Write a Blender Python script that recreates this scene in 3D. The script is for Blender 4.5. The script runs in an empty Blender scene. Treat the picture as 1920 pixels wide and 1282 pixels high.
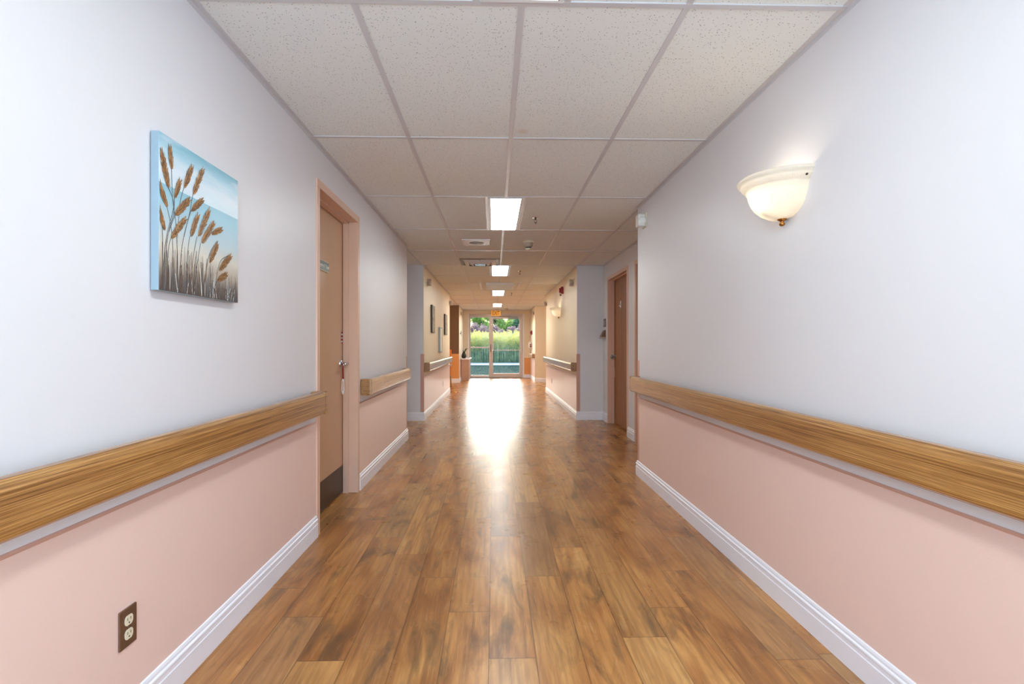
import bpy, bmesh, math, random
from mathutils import Vector, Matrix
from mathutils.noise import noise as mnoise
random.seed(7)
SC = bpy.context.scene
COL = SC.collection
PI = math.pi

# ------------------------------------------------------------------ camera
cam = bpy.data.cameras.new('camera'); cam_ob = bpy.data.objects.new('camera', cam); COL.objects.link(cam_ob)
cam.sensor_width = 36.0; cam.lens = 18.0; cam.clip_start = 0.02; cam.clip_end = 600
cam_ob.location = (0, 0, 1.17)
cam_ob.rotation_euler = (PI/2, 0, -math.radians(1.3))
cam.shift_x = 12/1920; cam.shift_y = 6/1920
SC.camera = cam_ob
# ------------------------------------------------------------------ view
SC.view_settings.view_transform = 'Standard'; SC.view_settings.look = 'None'
SC.view_settings.gamma = 1.0; SC.view_settings.use_curve_mapping = False
SC.view_settings.exposure = 0.0
try:
    SC.cycles.use_denoising = True
    SC.cycles.max_bounces = 10; SC.cycles.diffuse_bounces = 6; SC.cycles.glossy_bounces = 4
    SC.cycles.transparent_max_bounces = 12
    SC.cycles.sample_clamp_indirect = 6.0
    SC.cycles.caustics_reflective = False; SC.cycles.caustics_refractive = False
except Exception: pass
# ------------------------------------------------------------------ sky and sun
w = bpy.data.worlds.new('sky'); SC.world = w; w.use_nodes = True
nt = w.node_tree; nt.nodes.clear()
sky = nt.nodes.new('ShaderNodeTexSky'); sky.sky_type = 'NISHITA'; sky.sun_disc = False
sky.sun_elevation = math.radians(32); sky.sun_rotation = math.radians(-14)
sky.air_density = 1.0; sky.dust_density = 2.0; sky.ozone_density = 1.0
bg = nt.nodes.new('ShaderNodeBackground'); bg.inputs['Strength'].default_value = 0.80
wo = nt.nodes.new('ShaderNodeOutputWorld')
nt.links.new(sky.outputs[0], bg.inputs[0]); nt.links.new(bg.outputs[0], wo.inputs[0])

SUN_EL, SUN_AZ = 12.0, -1.0          # in front of the camera, a little to the left
sd = bpy.data.lights.new('sun', 'SUN'); sd.energy = 0.35; sd.angle = math.radians(7.0); sd.color = (1.0, 0.98, 0.95)
so = bpy.data.objects.new('sun', sd); COL.objects.link(so)
sv = Vector((math.sin(math.radians(SUN_AZ))*math.cos(math.radians(SUN_EL)), math.cos(math.radians(SUN_AZ))*math.cos(math.radians(SUN_EL)), math.sin(math.radians(SUN_EL))))
so.rotation_euler = sv.to_track_quat('Z', 'Y').to_euler(); so.location = (-8, 40, 20)

def area(name, loc, rot, sx, sy, power, color):
    l = bpy.data.lights.new(name, 'AREA'); l.shape = 'RECTANGLE'; l.size = sx; l.size_y = sy
    l.energy = power; l.color = color
    o = bpy.data.objects.new(name, l); COL.objects.link(o); o.location = loc; o.rotation_euler = rot
    return o
# added fill lights: cool one behind the camera, warm ones in windowless far lounges
area('fill_rear', (0.105, -1.72, 1.35), (PI/2+0.35, 0, 0), 2.0, 1.7, 114, (0.62, 0.83, 1.0))
area('fill_left_lounge', (-3.55, 14.3, 1.45), (PI/2, 0, -PI/2), 2.4, 1.6, 32, (1.0, 0.80, 0.58))
area('fill_right_lounge', (3.75, 14.4, 1.45), (PI/2, 0, PI/2), 2.4, 1.6, 26, (1.0, 0.84, 0.66))

# ------------------------------------------------------------------ helpers
def srgb(r, g, b):
    f = lambda c: (c/255/12.92) if c/255 <= 0.04045 else ((c/255+0.055)/1.055)**2.4
    return (f(r), f(g), f(b), 1)

class MB:
    def __init__(s): s.v = []; s.f = []; s.m = []; s.sm = []
    def add(s, vs, fs, mi=0, smooth=False):
        o = len(s.v); s.v += [tuple(v) for v in vs]
        for f in fs: s.f.append([i+o for i in f]); s.m.append(mi); s.sm.append(smooth)
    def box(s, x0, x1, y0, y1, z0, z1, mi=0):
        vs = [(x, y, z) for x in (x0, x1) for y in (y0, y1) for z in (z0, z1)]
        s.add(vs, [(0,1,3,2),(4,6,7,5),(0,4,5,1),(2,3,7,6),(0,2,6,4),(1,5,7,3)], mi)
    def bbox(s, x0, x1, y0, y1, z0, z1, b=0.003, mi=0):       # bevelled box
        bm = bmesh.new(); bmesh.ops.create_cube(bm, size=1)
        for v in bm.verts:
            v.co = Vector(((x0+x1)/2+v.co.x*(x1-x0), (y0+y1)/2+v.co.y*(y1-y0), (z0+z1)/2+v.co.z*(z1-z0)))
        bmesh.ops.bevel(bm, geom=list(bm.edges), offset=b, segments=2, affect='EDGES', profile=0.6)
        bm.verts.index_update()
        s.add([v.co[:] for v in bm.verts], [[v.index for v in f.verts] for f in bm.faces], mi); bm.free()
    def quad(s, a, b, c, d, mi=0): s.add([a, b, c, d], [(0,1,2,3)], mi)
    def prism(s, pts, axis, a0, a1, mi=0, smooth=False):      # 2D outline extruded along an axis
        def mk(p, a):
            return (a, p[0], p[1]) if axis == 0 else ((p[0], a, p[1]) if axis == 1 else (p[0], p[1], a))
        n = len(pts); vs = [mk(p, a0) for p in pts]+[mk(p, a1) for p in pts]
        s.add(vs, [(i, (i+1) % n, n+(i+1) % n, n+i) for i in range(n)], mi, smooth)
        s.add(vs, [tuple(range(n-1, -1, -1)), tuple(range(n, 2*n))], mi)
    def lathe(s, prof, c=(0, 0, 0), seg=24, axis=2, mi=0, smooth=True, a0=0, a1=2*PI, sx=1, sy=1):
        full = abs(a1-a0-2*PI) < 1e-6; n = seg if full else seg+1
        vs = []
        for k in range(n):
            a = a0+(a1-a0)*k/seg; ca, sa = math.cos(a)*sx, math.sin(a)*sy
            for r, h in prof:
                p = (r*ca, r*sa, h) if axis == 2 else ((h, r*ca, r*sa) if axis == 0 else (r*ca, h, r*sa))
                vs.append((c[0]+p[0], c[1]+p[1], c[2]+p[2]))
        m = len(prof); fs = []
        for k in range(seg):
            k2 = (k+1) % n
            for j in range(m-1): fs.append((k*m+j, k2*m+j, k2*m+j+1, k*m+j+1))
        s.add(vs, fs, mi, smooth)
    def tube(s, pts, r, seg=8, mi=0, cap=True):
        pts = [Vector(p) for p in pts]; rs = r if isinstance(r, (list, tuple)) else [r]*len(pts)
        rings = []; up = Vector((0, 0, 1))
        for i, p in enumerate(pts):
            d = (pts[min(i+1, len(pts)-1)]-pts[max(i-1, 0)]).normalized()
            a = d.cross(up if abs(d.z) < 0.9 else Vector((1, 0, 0))).normalized(); b = d.cross(a)
            rings.append([p+(a*math.cos(2*PI*k/seg)+b*math.sin(2*PI*k/seg))*rs[i] for k in range(seg)])
        vs = [v for rg in rings for v in rg]; fs = []
        for i in range(len(pts)-1):
            for k in range(seg): fs.append((i*seg+k, i*seg+(k+1) % seg, (i+1)*seg+(k+1) % seg, (i+1)*seg+k))
        if cap: fs += [tuple(range(seg-1, -1, -1)), tuple(range((len(pts)-1)*seg, len(pts)*seg))]
        s.add(vs, fs, mi, True)
    def sweep(s, path, prof, side=1, mi=0):
        """profile (offset towards the room, z) swept along an XY path with mitred corners"""
        n = len(path); rows = []
        P = [Vector(p) for p in path]
        for i in range(n):
            d0 = (P[i]-P[i-1]).normalized() if i else (P[1]-P[0]).normalized()
            d1 = (P[i+1]-P[i]).normalized() if i < n-1 else d0
            n0 = Vector((d0.y, -d0.x))*side; n1 = Vector((d1.y, -d1.x))*side
            m = n0+n1; m = m/m.dot(n0) if m.length > 1e-6 else n0
            rows.append([(P[i].x+m.x*o, P[i].y+m.y*o, z) for o, z in prof])
        k = len(prof); vs = [v for r in rows for v in r]; fs = []
        for i in range(n-1):
            for j in range(k): fs.append((i*k+j, (i+1)*k+j, (i+1)*k+(j+1) % k, i*k+(j+1) % k))
        fs += [tuple(range(k-1, -1, -1)), tuple(range((n-1)*k, n*k))]
        s.add(vs, fs, mi)
    def build(s, name, mats, parent=None, loc=None, recalc=True):
        me = bpy.data.meshes.new(name); me.from_pydata(s.v, [], s.f)
        if not isinstance(mats, (list, tuple)): mats = [mats]
        for m in mats: me.materials.append(m)
        me.polygons.foreach_set('material_index', s.m); me.polygons.foreach_set('use_smooth', s.sm)
        if recalc:
            bm = bmesh.new(); bm.from_mesh(me); bmesh.ops.recalc_face_normals(bm, faces=bm.faces); bm.to_mesh(me); bm.free()
        me.update()
        o = bpy.data.objects.new(name, me); COL.objects.link(o)
        if parent: o.parent = parent
        if loc: o.location = loc
        return o

def tag(o, label, cat, group=None, kind=None):
    o['label'] = label; o['category'] = cat
    if group: o['group'] = group
    if kind: o['kind'] = kind
    return o
def thing(name, label, cat, loc=(0, 0, 0), rz=0.0, group=None, kind=None):
    o = bpy.data.objects.new(name, None); COL.objects.link(o); o.empty_display_size = 0.1
    o.location = loc; o.rotation_euler = (0, 0, rz); return tag(o, label, cat, group, kind)
def dup(root, loc, label, rz=None, scale=None):
    r = root.copy(); COL.objects.link(r); r.location = loc; r['label'] = label
    if rz is not None: r.rotation_euler = (0, 0, rz)
    if scale: r.scale = scale
    for ch in list(root.children):
        c = ch.copy(); COL.objects.link(c); c.parent = r
        for g in ch.children:
            d = g.copy(); COL.objects.link(d); d.parent = c
    return r
def text(name, body, size, mat, parent, loc, rot, depth=0.001, align='CENTER'):
    cu = bpy.data.curves.new(name, 'FONT'); cu.body = body; cu.size = size; cu.extrude = depth
    cu.align_x = align; cu.align_y = 'CENTER'; cu.offset = size*0.012
    t = bpy.data.objects.new(name, cu); COL.objects.link(t); bpy.context.view_layer.update()
    me = bpy.data.meshes.new_from_object(t.evaluated_get(bpy.context.evaluated_depsgraph_get()))
    bpy.data.objects.remove(t); me.materials.clear(); me.materials.append(mat); me.name = name
    o = bpy.data.objects.new(name, me); COL.objects.link(o); o.parent = parent; o.location = loc; o.rotation_euler = rot
    return o

# ------------------------------------------------------------------ materials
class NT:
    def __init__(s, name):
        s.mat = bpy.data.materials.new(name); s.mat.use_nodes = True; s.t = s.mat.node_tree
        s.b = s.t.nodes['Principled BSDF']; s.out = s.t.nodes['Material Output']
    def n(s, ty, **kw):
        nd = s.t.nodes.new(ty)
        for k, v in kw.items(): setattr(nd, k, v)
        return nd
    def l(s, a, b): s.t.links.new(a, b)
    def mapping(s, coord, scale=(1, 1, 1), loc=(0, 0, 0)):
        m = s.n('ShaderNodeMapping'); m.inputs['Scale'].default_value = scale; m.inputs['Location'].default_value = loc
        s.l(coord, m.inputs['Vector']); return m.outputs[0]
    def noise(s, vec, scale, detail=3, rough=0.5, dist=0.0):
        a = s.n('ShaderNodeTexNoise'); a.inputs['Scale'].default_value = scale; a.inputs['Detail'].default_value = detail
        a.inputs['Roughness'].default_value = rough; a.inputs['Distortion'].default_value = dist
        s.l(vec, a.inputs['Vector']); return a.outputs['Fac']
    def ramp(s, fac, stops):
        r = s.n('ShaderNodeValToRGB'); e = r.color_ramp.elements
        e[0].position, e[0].color = stops[0]; e[1].position, e[1].color = stops[-1]
        for p, c in stops[1:-1]:
            q = e.new(p); q.color = c
        s.l(fac, r.inputs[0]); return r.outputs[0]
    def mix(s, fac, a, b, mode='MIX'):
        m = s.n('ShaderNodeMix', data_type='RGBA', blend_type=mode)
        for sock, v in ((m.inputs[0], fac), (m.inputs[6], a), (m.inputs[7], b)):
            if hasattr(v, 'is_linked'): s.l(v, sock)
            else: sock.default_value = v
        return m.outputs[2]
    def math(s, op, a, b=0.0, c=0.0, clamp=False):
        m = s.n('ShaderNodeMath', operation=op, use_clamp=clamp)
        for i, v in enumerate((a, b, c)):
            if hasattr(v, 'is_linked'): s.l(v, m.inputs[i])
            else: m.inputs[i].default_value = v
        return m.outputs[0]
    def bump(s, h, strength, dist=0.01):
        b = s.n('ShaderNodeBump'); b.inputs['Strength'].default_value = strength; b.inputs['Distance'].default_value = dist
        s.l(h, b.inputs['Height']); s.l(b.outputs[0], s.b.inputs['Normal'])
    def obj(s): return s.n('ShaderNodeTexCoord').outputs['Object']
    def pos(s): return s.n('ShaderNodeNewGeometry').outputs['Position']

def plain(name, col, rough=0.5, metal=0.0, var=0.05, scale=30, bump=0.0, bscale=200, spec=0.5):
    t = NT(name); c = t.obj()
    n = t.noise(c, scale, 3)
    t.l(t.mix(n, tuple(x*(1-var) for x in col[:3])+(1,), tuple(min(1, x*(1+var)) for x in col[:3])+(1,)), t.b.inputs['Base Color'])
    t.b.inputs['Roughness'].default_value = rough; t.b.inputs['Metallic'].default_value = metal
    t.b.inputs['Specular IOR Level'].default_value = spec
    if bump: t.bump(t.noise(c, bscale, 2), bump, 0.002)
    return t.mat

def wall_paint(name, col, rough=0.45, bump=0.12):
    t = NT(name); p = t.pos()
    n = t.noise(p, 1.6, 4); c = t.mix(n, tuple(x*0.975 for x in col[:3])+(1,), tuple(min(1, x*1.02) for x in col[:3])+(1,))
    # a few small scuffs and hairline scratches
    sc = t.noise(t.mapping(p, (1, 2.2, 6)), 3.3, 5, 0.65)
    c = t.mix(t.ramp(sc, [(0.72, (0, 0, 0, 1)), (0.78, (0.18, 0.18, 0.18, 1))]), c, tuple(x*0.75 for x in col[:3])+(1,))
    t.l(c, t.b.inputs['Base Color']); t.b.inputs['Roughness'].default_value = rough
    t.bump(t.noise(p, 260, 2), bump, 0.0015); return t.mat

M = {}
M['paint'] = wall_paint('wall_paint', srgb(224, 222, 226), 0.40)
M['paint_warm_lit'] = wall_paint('painted_warm_light', srgb(232, 217, 192), 0.45)  # warm light of the far corridor put into the wall colour
M['paint_shade'] = wall_paint('painted_shade', srgb(116, 84, 56), 0.5)  # shade on the far left wall end, put into the colour
M['pink'] = wall_paint('pink_wainscot', srgb(236, 206, 195), 0.30, 0.2)
M['pink_edge'] = wall_paint('pink_vinyl_edge', srgb(206, 160, 142), 0.4)
M['base'] = plain('baseboard_white', srgb(238, 238, 246), 0.35, var=0.02, scale=8)
M['frame_paint'] = plain('door_frame_paint', srgb(220, 182, 160), 0.35, var=0.03, scale=6, bump=0.1, bscale=150)
M['door_paint'] = plain('door_leaf_paint', srgb(192, 152, 118), 0.35, var=0.03, scale=5, bump=0.1, bscale=150)
M['kick'] = plain('bronze_plate', srgb(74, 58, 48), 0.35, metal=0.6, var=0.2, scale=4)
M['chrome'] = plain('chrome', srgb(205, 205, 210), 0.15, metal=1.0, var=0.03)
M['brass'] = plain('brass', srgb(176, 120, 62), 0.22, metal=1.0, var=0.08)
M['dark_metal'] = plain('dark_metal', srgb(70, 62, 56), 0.35, metal=0.9)
M['alu'] = plain('anodised_aluminium', srgb(196, 178, 165), 0.38, metal=0.35, var=0.04)
M['grey_metal'] = plain('grey_metal', srgb(150, 148, 146), 0.4, metal=0.5)
M['white_metal'] = plain('white_enamel', srgb(232, 232, 235), 0.35, var=0.02)
M['tbar'] = plain('tbar_enamel', srgb(206, 203, 206), 0.28, var=0.02)
M['white_plastic'] = plain('white_plastic', srgb(228, 226, 222), 0.4, var=0.02)
M['ivory'] = plain('ivory_plastic', srgb(226, 216, 190), 0.35, var=0.03)
M['taupe'] = plain('taupe_plastic', srgb(176, 158, 142), 0.45, var=0.04)
M['brown_plate'] = plain('brown_plate', srgb(112, 82, 62), 0.35, metal=0.25, var=0.25, scale=60)
M['black'] = plain('black_plastic', srgb(26, 24, 24), 0.4)
M['green_sign'] = plain('green_sign', srgb(24, 58, 44), 0.3)
M['red'] = plain('red_enamel', srgb(150, 18, 24), 0.35)
M['letter_white'] = plain('white_lettering', srgb(238, 240, 236), 0.5, var=0.0)
M['panel_grey'] = plain('pale_grey_panel', srgb(206, 212, 212), 0.4)
M['vent_grey'] = plain('grey_grille', srgb(150, 156, 158), 0.5)
M['orange_fabric'] = plain('orange_upholstery', srgb(214, 120, 30), 0.8, bump=0.3, bscale=400)
M['cabinet_brown'] = plain('brown_laminate', srgb(178, 142, 118), 0.45, var=0.08, scale=12)
M['plant_green'] = plain('plant_green', srgb(52, 92, 48), 0.45, var=0.3)
M['vase'] = plain('black_glaze', srgb(24, 28, 26), 0.2)
M['bark'] = plain('bark', srgb(96, 82, 70), 0.9, var=0.3, scale=6)
M['rock'] = plain('path_stone', srgb(205, 205, 210), 0.9, var=0.06, scale=2)
M['brick'] = plain('terracotta_exterior', srgb(170, 140, 120), 0.9)

def emit(name, col, strength):
    t = NT(name); t.b.inputs['Base Color'].default_value = (0.9, 0.9, 0.9, 1)
    t.b.inputs['Emission Color'].default_value = col; t.b.inputs['Emission Strength'].default_value = strength
    t.b.inputs['Roughness'].default_value = 0.5; return t.mat
M['lens'] = emit('lamp_diffuser', (0.93, 1.0, 1.0, 1), 21.5)
M['lens_warm'] = emit('warm_lamp_diffuser', (1.0, 0.97, 0.90, 1), 36.0)
M['bulb'] = emit('bulb', (1.0, 0.82, 0.56, 1), 62.0)
M['exit_lit'] = emit('lit_amber_face', srgb(240, 170, 70), 0.55)
M['exit_lit'].node_tree.nodes['Principled BSDF'].inputs['Base Color'].default_value = srgb(236, 170, 80)
M['exit_letter'] = plain('exit_letters', srgb(84, 34, 4), 0.5)

def glass():
    t = NT('clear_glazing'); t.t.nodes.remove(t.b)
    tr = t.n('ShaderNodeBsdfTransparent'); gl = t.n('ShaderNodeBsdfGlossy'); gl.inputs['Roughness'].default_value = 0.02
    tr.inputs[0].default_value = (0.93, 0.96, 0.96, 1)
    fr = t.n('ShaderNodeFresnel'); fr.inputs['IOR'].default_value = 1.12; mx = t.n('ShaderNodeMixShader')
    t.l(fr.outputs[0], mx.inputs[0]); t.l(tr.outputs[0], mx.inputs[1]); t.l(gl.outputs[0], mx.inputs[2]); t.l(mx.outputs[0], t.out.inputs[0])
    return t.mat
M['glass'] = glass()
def frosted():
    t = NT('frosted_glass_shade'); t.t.nodes.remove(t.b); c = t.obj()
    tl = t.n('ShaderNodeBsdfTranslucent'); df = t.n('ShaderNodeBsdfPrincipled')
    tl.inputs[0].default_value = (0.97, 0.95, 0.90, 1); df.inputs['Base Color'].default_value = (0.86, 0.83, 0.80, 1); df.inputs['Roughness'].default_value = 0.25
    # fine vertical flutes
    sp = t.n('ShaderNodeSeparateXYZ'); t.l(c, sp.inputs[0])
    ang = t.math('ARCTAN2', sp.outputs[1], sp.outputs[0]); wv = t.math('SINE', t.math('MULTIPLY', ang, 130))
    b = t.n('ShaderNodeBump'); b.inputs['Strength'].default_value = 0.10; b.inputs['Distance'].default_value = 0.002
    t.l(wv, b.inputs['Height']); t.l(b.outputs[0], df.inputs['Normal']); t.l(b.outputs[0], tl.inputs['Normal'])
    mx = t.n('ShaderNodeMixShader'); mx.inputs[0].default_value = 0.22
    t.l(tl.outputs[0], mx.inputs[1]); t.l(df.outputs[0], mx.inputs[2]); t.l(mx.outputs[0], t.out.inputs[0]); return t.mat
M['frost'] = frosted()

def oak(name, base, dark, light, axis_scale, rough=0.25, coat=0.8):
    t = NT(name); c = t.obj()
    v = t.mapping(c, axis_scale)
    n1 = t.noise(v, 1.0, 5, 0.6, 1.2)                                 # broad bands
    n2 = t.noise(t.mapping(c, tuple(k*4 for k in axis_scale)), 1.4, 4, 0.65)   # fine pores
    col = t.ramp(n1, [(0.28, dark), (0.40, base), (0.48, light), (0.55, base), (0.62, dark), (0.70, base)])
    col = t.mix(t.ramp(n2, [(0.42, (0.65, 0.65, 0.65, 1)), (0.58, (0, 0, 0, 1))]), col, dark)
    t.l(col, t.b.inputs['Base Color']); t.b.inputs['Roughness'].default_value = rough
    t.b.inputs['Coat Weight'].default_value = coat; t.b.inputs['Coat Roughness'].default_value = 0.24; t.b.inputs['Coat IOR'].default_value = 1.55
    t.bump(n2, 0.08, 0.002); return t.mat
M['rail'] = oak('oak_handrail', srgb(170, 119, 62), srgb(116, 74, 34), srgb(200, 150, 88), (26, 0.55, 74), 0.32)
M['door_wood'] = oak('wood_door', srgb(158, 96, 46), srgb(118, 68, 30), srgb(176, 116, 62), (30, 30, 0.9), 0.5, 0.1)

def floor_mat():
    t = NT('oak_plank_floor')
    uv = t.n('ShaderNodeUVMap', uv_map='plank').outputs[0]            # metres inside each plank, shifted by a per-plank offset
    at = t.n('ShaderNodeVertexColor', layer_name='plank_col'); sp = t.n('ShaderNodeSeparateColor'); t.l(at.outputs[0], sp.inputs[0])
    r, g, b_ = sp.outputs[0], sp.outputs[1], sp.outputs[2]
    cloud = t.noise(t.mapping(uv, (7, 1.7, 1)), 1.0, 4, 0.5, 0.8)
    fine = t.noise(t.mapping(uv, (120, 7, 1)), 1.0, 3, 0.6, 0.3)
    grain = t.noise(t.mapping(uv, (22, 1.1, 1)), 1.0, 6, 0.6, 1.3)
    base = t.ramp(cloud, [(0.28, srgb(140, 96, 58)), (0.42, srgb(178, 128, 78)), (0.55, srgb(196, 147, 92)), (0.70, srgb(212, 168, 110))])
    tone = t.mix(r, srgb(220, 196, 168), srgb(255, 238, 216))
    base = t.mix(0.8, base, tone, 'MULTIPLY')
    greyer = t.mix(t.ramp(g, [(0.70, (0, 0, 0, 1)), (0.95, (0.45, 0.45, 0.45, 1))]), base, srgb(150, 118, 84))
    yell = t.mix(t.ramp(b_, [(0.8, (0, 0, 0, 1)), (0.95, (0.28, 0.28, 0.28, 1))]), greyer, srgb(222, 184, 120))
    # cathedral rings
    wv = t.n('ShaderNodeTexWave', wave_type='BANDS', bands_direction='X'); wv.inputs['Scale'].default_value = 9.0
    wv.inputs['Distortion'].default_value = 9.0; wv.inputs['Detail'].default_value = 3; wv.inputs['Detail Scale'].default_value = 0.8
    t.l(t.mapping(uv, (1.0, 0.22, 1)), wv.inputs['Vector'])
    c = t.mix(t.math('MULTIPLY', t.ramp(wv.outputs['Fac'], [(0.45, (0, 0, 0, 1)), (0.85, (1, 1, 1, 1))]), 0.20), yell, srgb(122, 78, 42))
    c = t.mix(t.math('MULTIPLY', t.ramp(grain, [(0.50, (0, 0, 0, 1)), (0.70, (1, 1, 1, 1))]), 0.52), c, srgb(112, 72, 42))
    c = t.mix(t.math('MULTIPLY', t.ramp(fine, [(0.50, (0, 0, 0, 1)), (0.66, (1, 1, 1, 1))]), 0.11), c, srgb(96, 62, 36))
    c = t.mix(t.math('MULTIPLY', t.ramp(fine, [(0.32, (1, 1, 1, 1)), (0.44, (0, 0, 0, 1))]), 0.12), c, srgb(240, 206, 160))
    # dark mineral patches and knots
    patch = t.noise(t.mapping(uv, (7, 2.0, 1), (3.1, 7.7, 0)), 1.0, 5, 0.6, 1.0)
    c = t.mix(t.math('MULTIPLY', t.ramp(patch, [(0.54, (0, 0, 0, 1)), (0.70, (1, 1, 1, 1))]), 0.72), c, srgb(96, 72, 50))
    vo = t.n('ShaderNodeTexVoronoi', feature='F1'); vo.inputs['Scale'].default_value = 1.0; vo.inputs['Randomness'].default_value = 1.0
    dm = t.n('ShaderNodeMix', data_type='VECTOR'); nz = t.n('ShaderNodeTexNoise'); nz.inputs['Scale'].default_value = 9
    t.l(uv, nz.inputs['Vector']); dm.inputs[0].default_value = 0.008; t.l(uv, dm.inputs[4]); t.l(nz.outputs['Color'], dm.inputs[5])
    t.l(t.mapping(dm.outputs[1], (4.6, 1.7, 1)), vo.inputs['Vector'])
    c = t.mix(t.math('MULTIPLY', t.ramp(vo.outputs['Distance'], [(0.01, (0.65, 0.65, 0.65, 1)), (0.06, (0.25, 0.25, 0.25, 1)), (0.20, (0, 0, 0, 1))]), t.ramp(t.noise(t.mapping(uv, (2.3, 1.1, 1)), 1.0, 1), [(0.52, (0, 0, 0, 1)), (0.62, (1, 1, 1, 1))])), c, srgb(82, 54, 34))
    # joints between planks: distance to plank edge stored in a second map
    ev = t.n('ShaderNodeUVMap', uv_map='edge').outputs[0]; es = t.n('ShaderNodeSeparateXYZ'); t.l(ev, es.inputs[0])
    ex = t.math('SUBTRACT', 0.089, t.math('ABSOLUTE', es.outputs[0])); ey = t.math('SUBTRACT', 0.61, t.math('ABSOLUTE', es.outputs[1]))
    ed = t.math('MINIMUM', ex, ey); groove = t.math('SUBTRACT', 1.0, t.math('DIVIDE', ed, 0.0034, clamp=True), clamp=True)
    c = t.mix(t.math('MULTIPLY', groove, 0.65), c, srgb(70, 44, 26))
    t.l(c, t.b.inputs['Base Color'])
    rn = t.noise(t.pos(), 3.5, 3)
    t.l(t.math('ADD', 0.24, t.math('MULTIPLY', rn, 0.08)), t.b.inputs['Roughness'])
    t.b.inputs['Specular IOR Level'].default_value = 0.4
    h = t.math('ADD', t.math('MULTIPLY', fine, 0.12), t.math('SUBTRACT', t.math('MULTIPLY', t.noise(t.mapping(t.pos(), (5, 9, 1)), 1.0, 0), 0.5), t.math('MULTIPLY', groove, 1.0)))
    t.bump(h, 0.07, 0.0022); return t.mat
M['floor'] = floor_mat()

def tile_mat():
    t = NT('mineral_fibre_tile'); p = t.pos()
    vo = t.n('ShaderNodeTexVoronoi', feature='F1'); vo.inputs['Scale'].default_value = 95; vo.inputs['Randomness'].default_value = 1.0; t.l(p, vo.inputs['Vector'])
    big = t.noise(p, 60, 2)
    sp_ = t.math('MULTIPLY', t.ramp(vo.outputs['Distance'], [(0.14, (1, 1, 1, 1)), (0.26, (0, 0, 0, 1))]), t.ramp(big, [(0.44, (0, 0, 0, 1)), (0.52, (1, 1, 1, 1))]))
    c = t.mix(t.noise(p, 0.9, 3), srgb(228, 230, 228), srgb(238, 240, 238))
    c = t.mix(t.math('MULTIPLY', sp_, 0.85), c, srgb(112, 108, 108))
    # one faint tea-coloured stain
    dn = t.n('ShaderNodeVectorMath', operation='DISTANCE'); t.l(p, dn.inputs[0]); dn.inputs[1].default_value = (0.17, 2.98, 2.415)
    c = t.mix(t.math('MULTIPLY', t.ramp(t.math('ADD', dn.outputs['Value'], t.math('MULTIPLY', t.noise(p, 30, 2), 0.03)), [(0.03, (1, 1, 1, 1)), (0.06, (0, 0, 0, 1))]), 0.3), c, srgb(206, 160, 120))
    t.l(c, t.b.inputs['Base Color']); t.b.inputs['Roughness'].default_value = 0.85
    t.bump(t.math('SUBTRACT', t.noise(p, 150, 3), t.math('MULTIPLY', sp_, 1.2)), 0.35, 0.002); return t.mat
M['tile'] = tile_mat()

def canvas_mat():
    t = NT('seaside_canvas'); c = t.obj(); s = t.n('ShaderNodeSeparateXYZ'); t.l(c, s.inputs[0])
    nz = t.noise(t.mapping(c, (1, 5, 22)), 1.0, 4, 0.6)
    y = s.outputs[1]
    z = t.math('ADD', t.math('DIVIDE', s.outputs[2], 0.505), t.math('MULTIPLY', t.math('SUBTRACT', nz, 0.5), 0.05))
    low = t.ramp(z, [(0.0, srgb(78, 70, 68)), (0.09, srgb(112, 102, 96)), (0.18, srgb(178, 164, 148)), (0.30, srgb(214, 208, 196)), (0.42, srgb(186, 206, 214)), (0.62, srgb(150, 196, 214)), (0.685, srgb(140, 188, 206))])
    up = t.ramp(z, [(0.685, srgb(206, 226, 236)), (0.80, srgb(214, 228, 238)), (0.90, srgb(168, 208, 224)), (1.0, srgb(118, 178, 198))])
    fl = t.ramp(t.noise(t.mapping(c, (1, 2, 9)), 2.4, 3), [(0.45, (0, 0, 0, 1)), (0.7, (0.6, 0.6, 0.6, 1))])
    up = t.mix(fl, up, srgb(226, 234, 242))
    hor = t.math('GREATER_THAN', t.math('DIVIDE', s.outputs[2], 0.505), 0.682)
    col = t.mix(hor, low, up)
    t.l(col, t.b.inputs['Base Color']); t.b.inputs['Roughness'].default_value = 0.35
    t.bump(t.noise(t.mapping(c, (1, 30, 60)), 4, 3), 0.25, 0.002); return t.mat
M['canvas'] = canvas_mat()
M['canvas_side'] = plain('canvas_side_blue', srgb(146, 166, 180), 0.5, var=0.05)
M['reed_gold'] = plain('reed_gold', srgb(190, 138, 78), 0.4, var=0.2, scale=120)
M['reed_head'] = plain('reed_ochre', srgb(142, 98, 56), 0.4, var=0.35, scale=120)
M['reed_dark'] = plain('reed_umber', srgb(86, 62, 46), 0.4, var=0.3, scale=100)
M['reed_stem'] = plain('reed_slate', srgb(92, 98, 102), 0.4, var=0.2, scale=100)
M['reed_white'] = plain('reed_white', srgb(232, 232, 226), 0.3, var=0.05, scale=100)
def abstract():
    t = NT('abstract_canvas'); c = t.obj()
    t.l(t.ramp(t.noise(t.mapping(c, (1, 7, 5)), 2.0, 6, 0.7, 1.0), [(0.35, srgb(62, 52, 46)), (0.47, srgb(120, 104, 90)), (0.56, srgb(186, 172, 156)), (0.66, srgb(110, 92, 78))]), t.b.inputs['Base Color'])
    t.b.inputs['Roughness'].default_value = 0.5; return t.mat
M['abstract'] = abstract()
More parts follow.
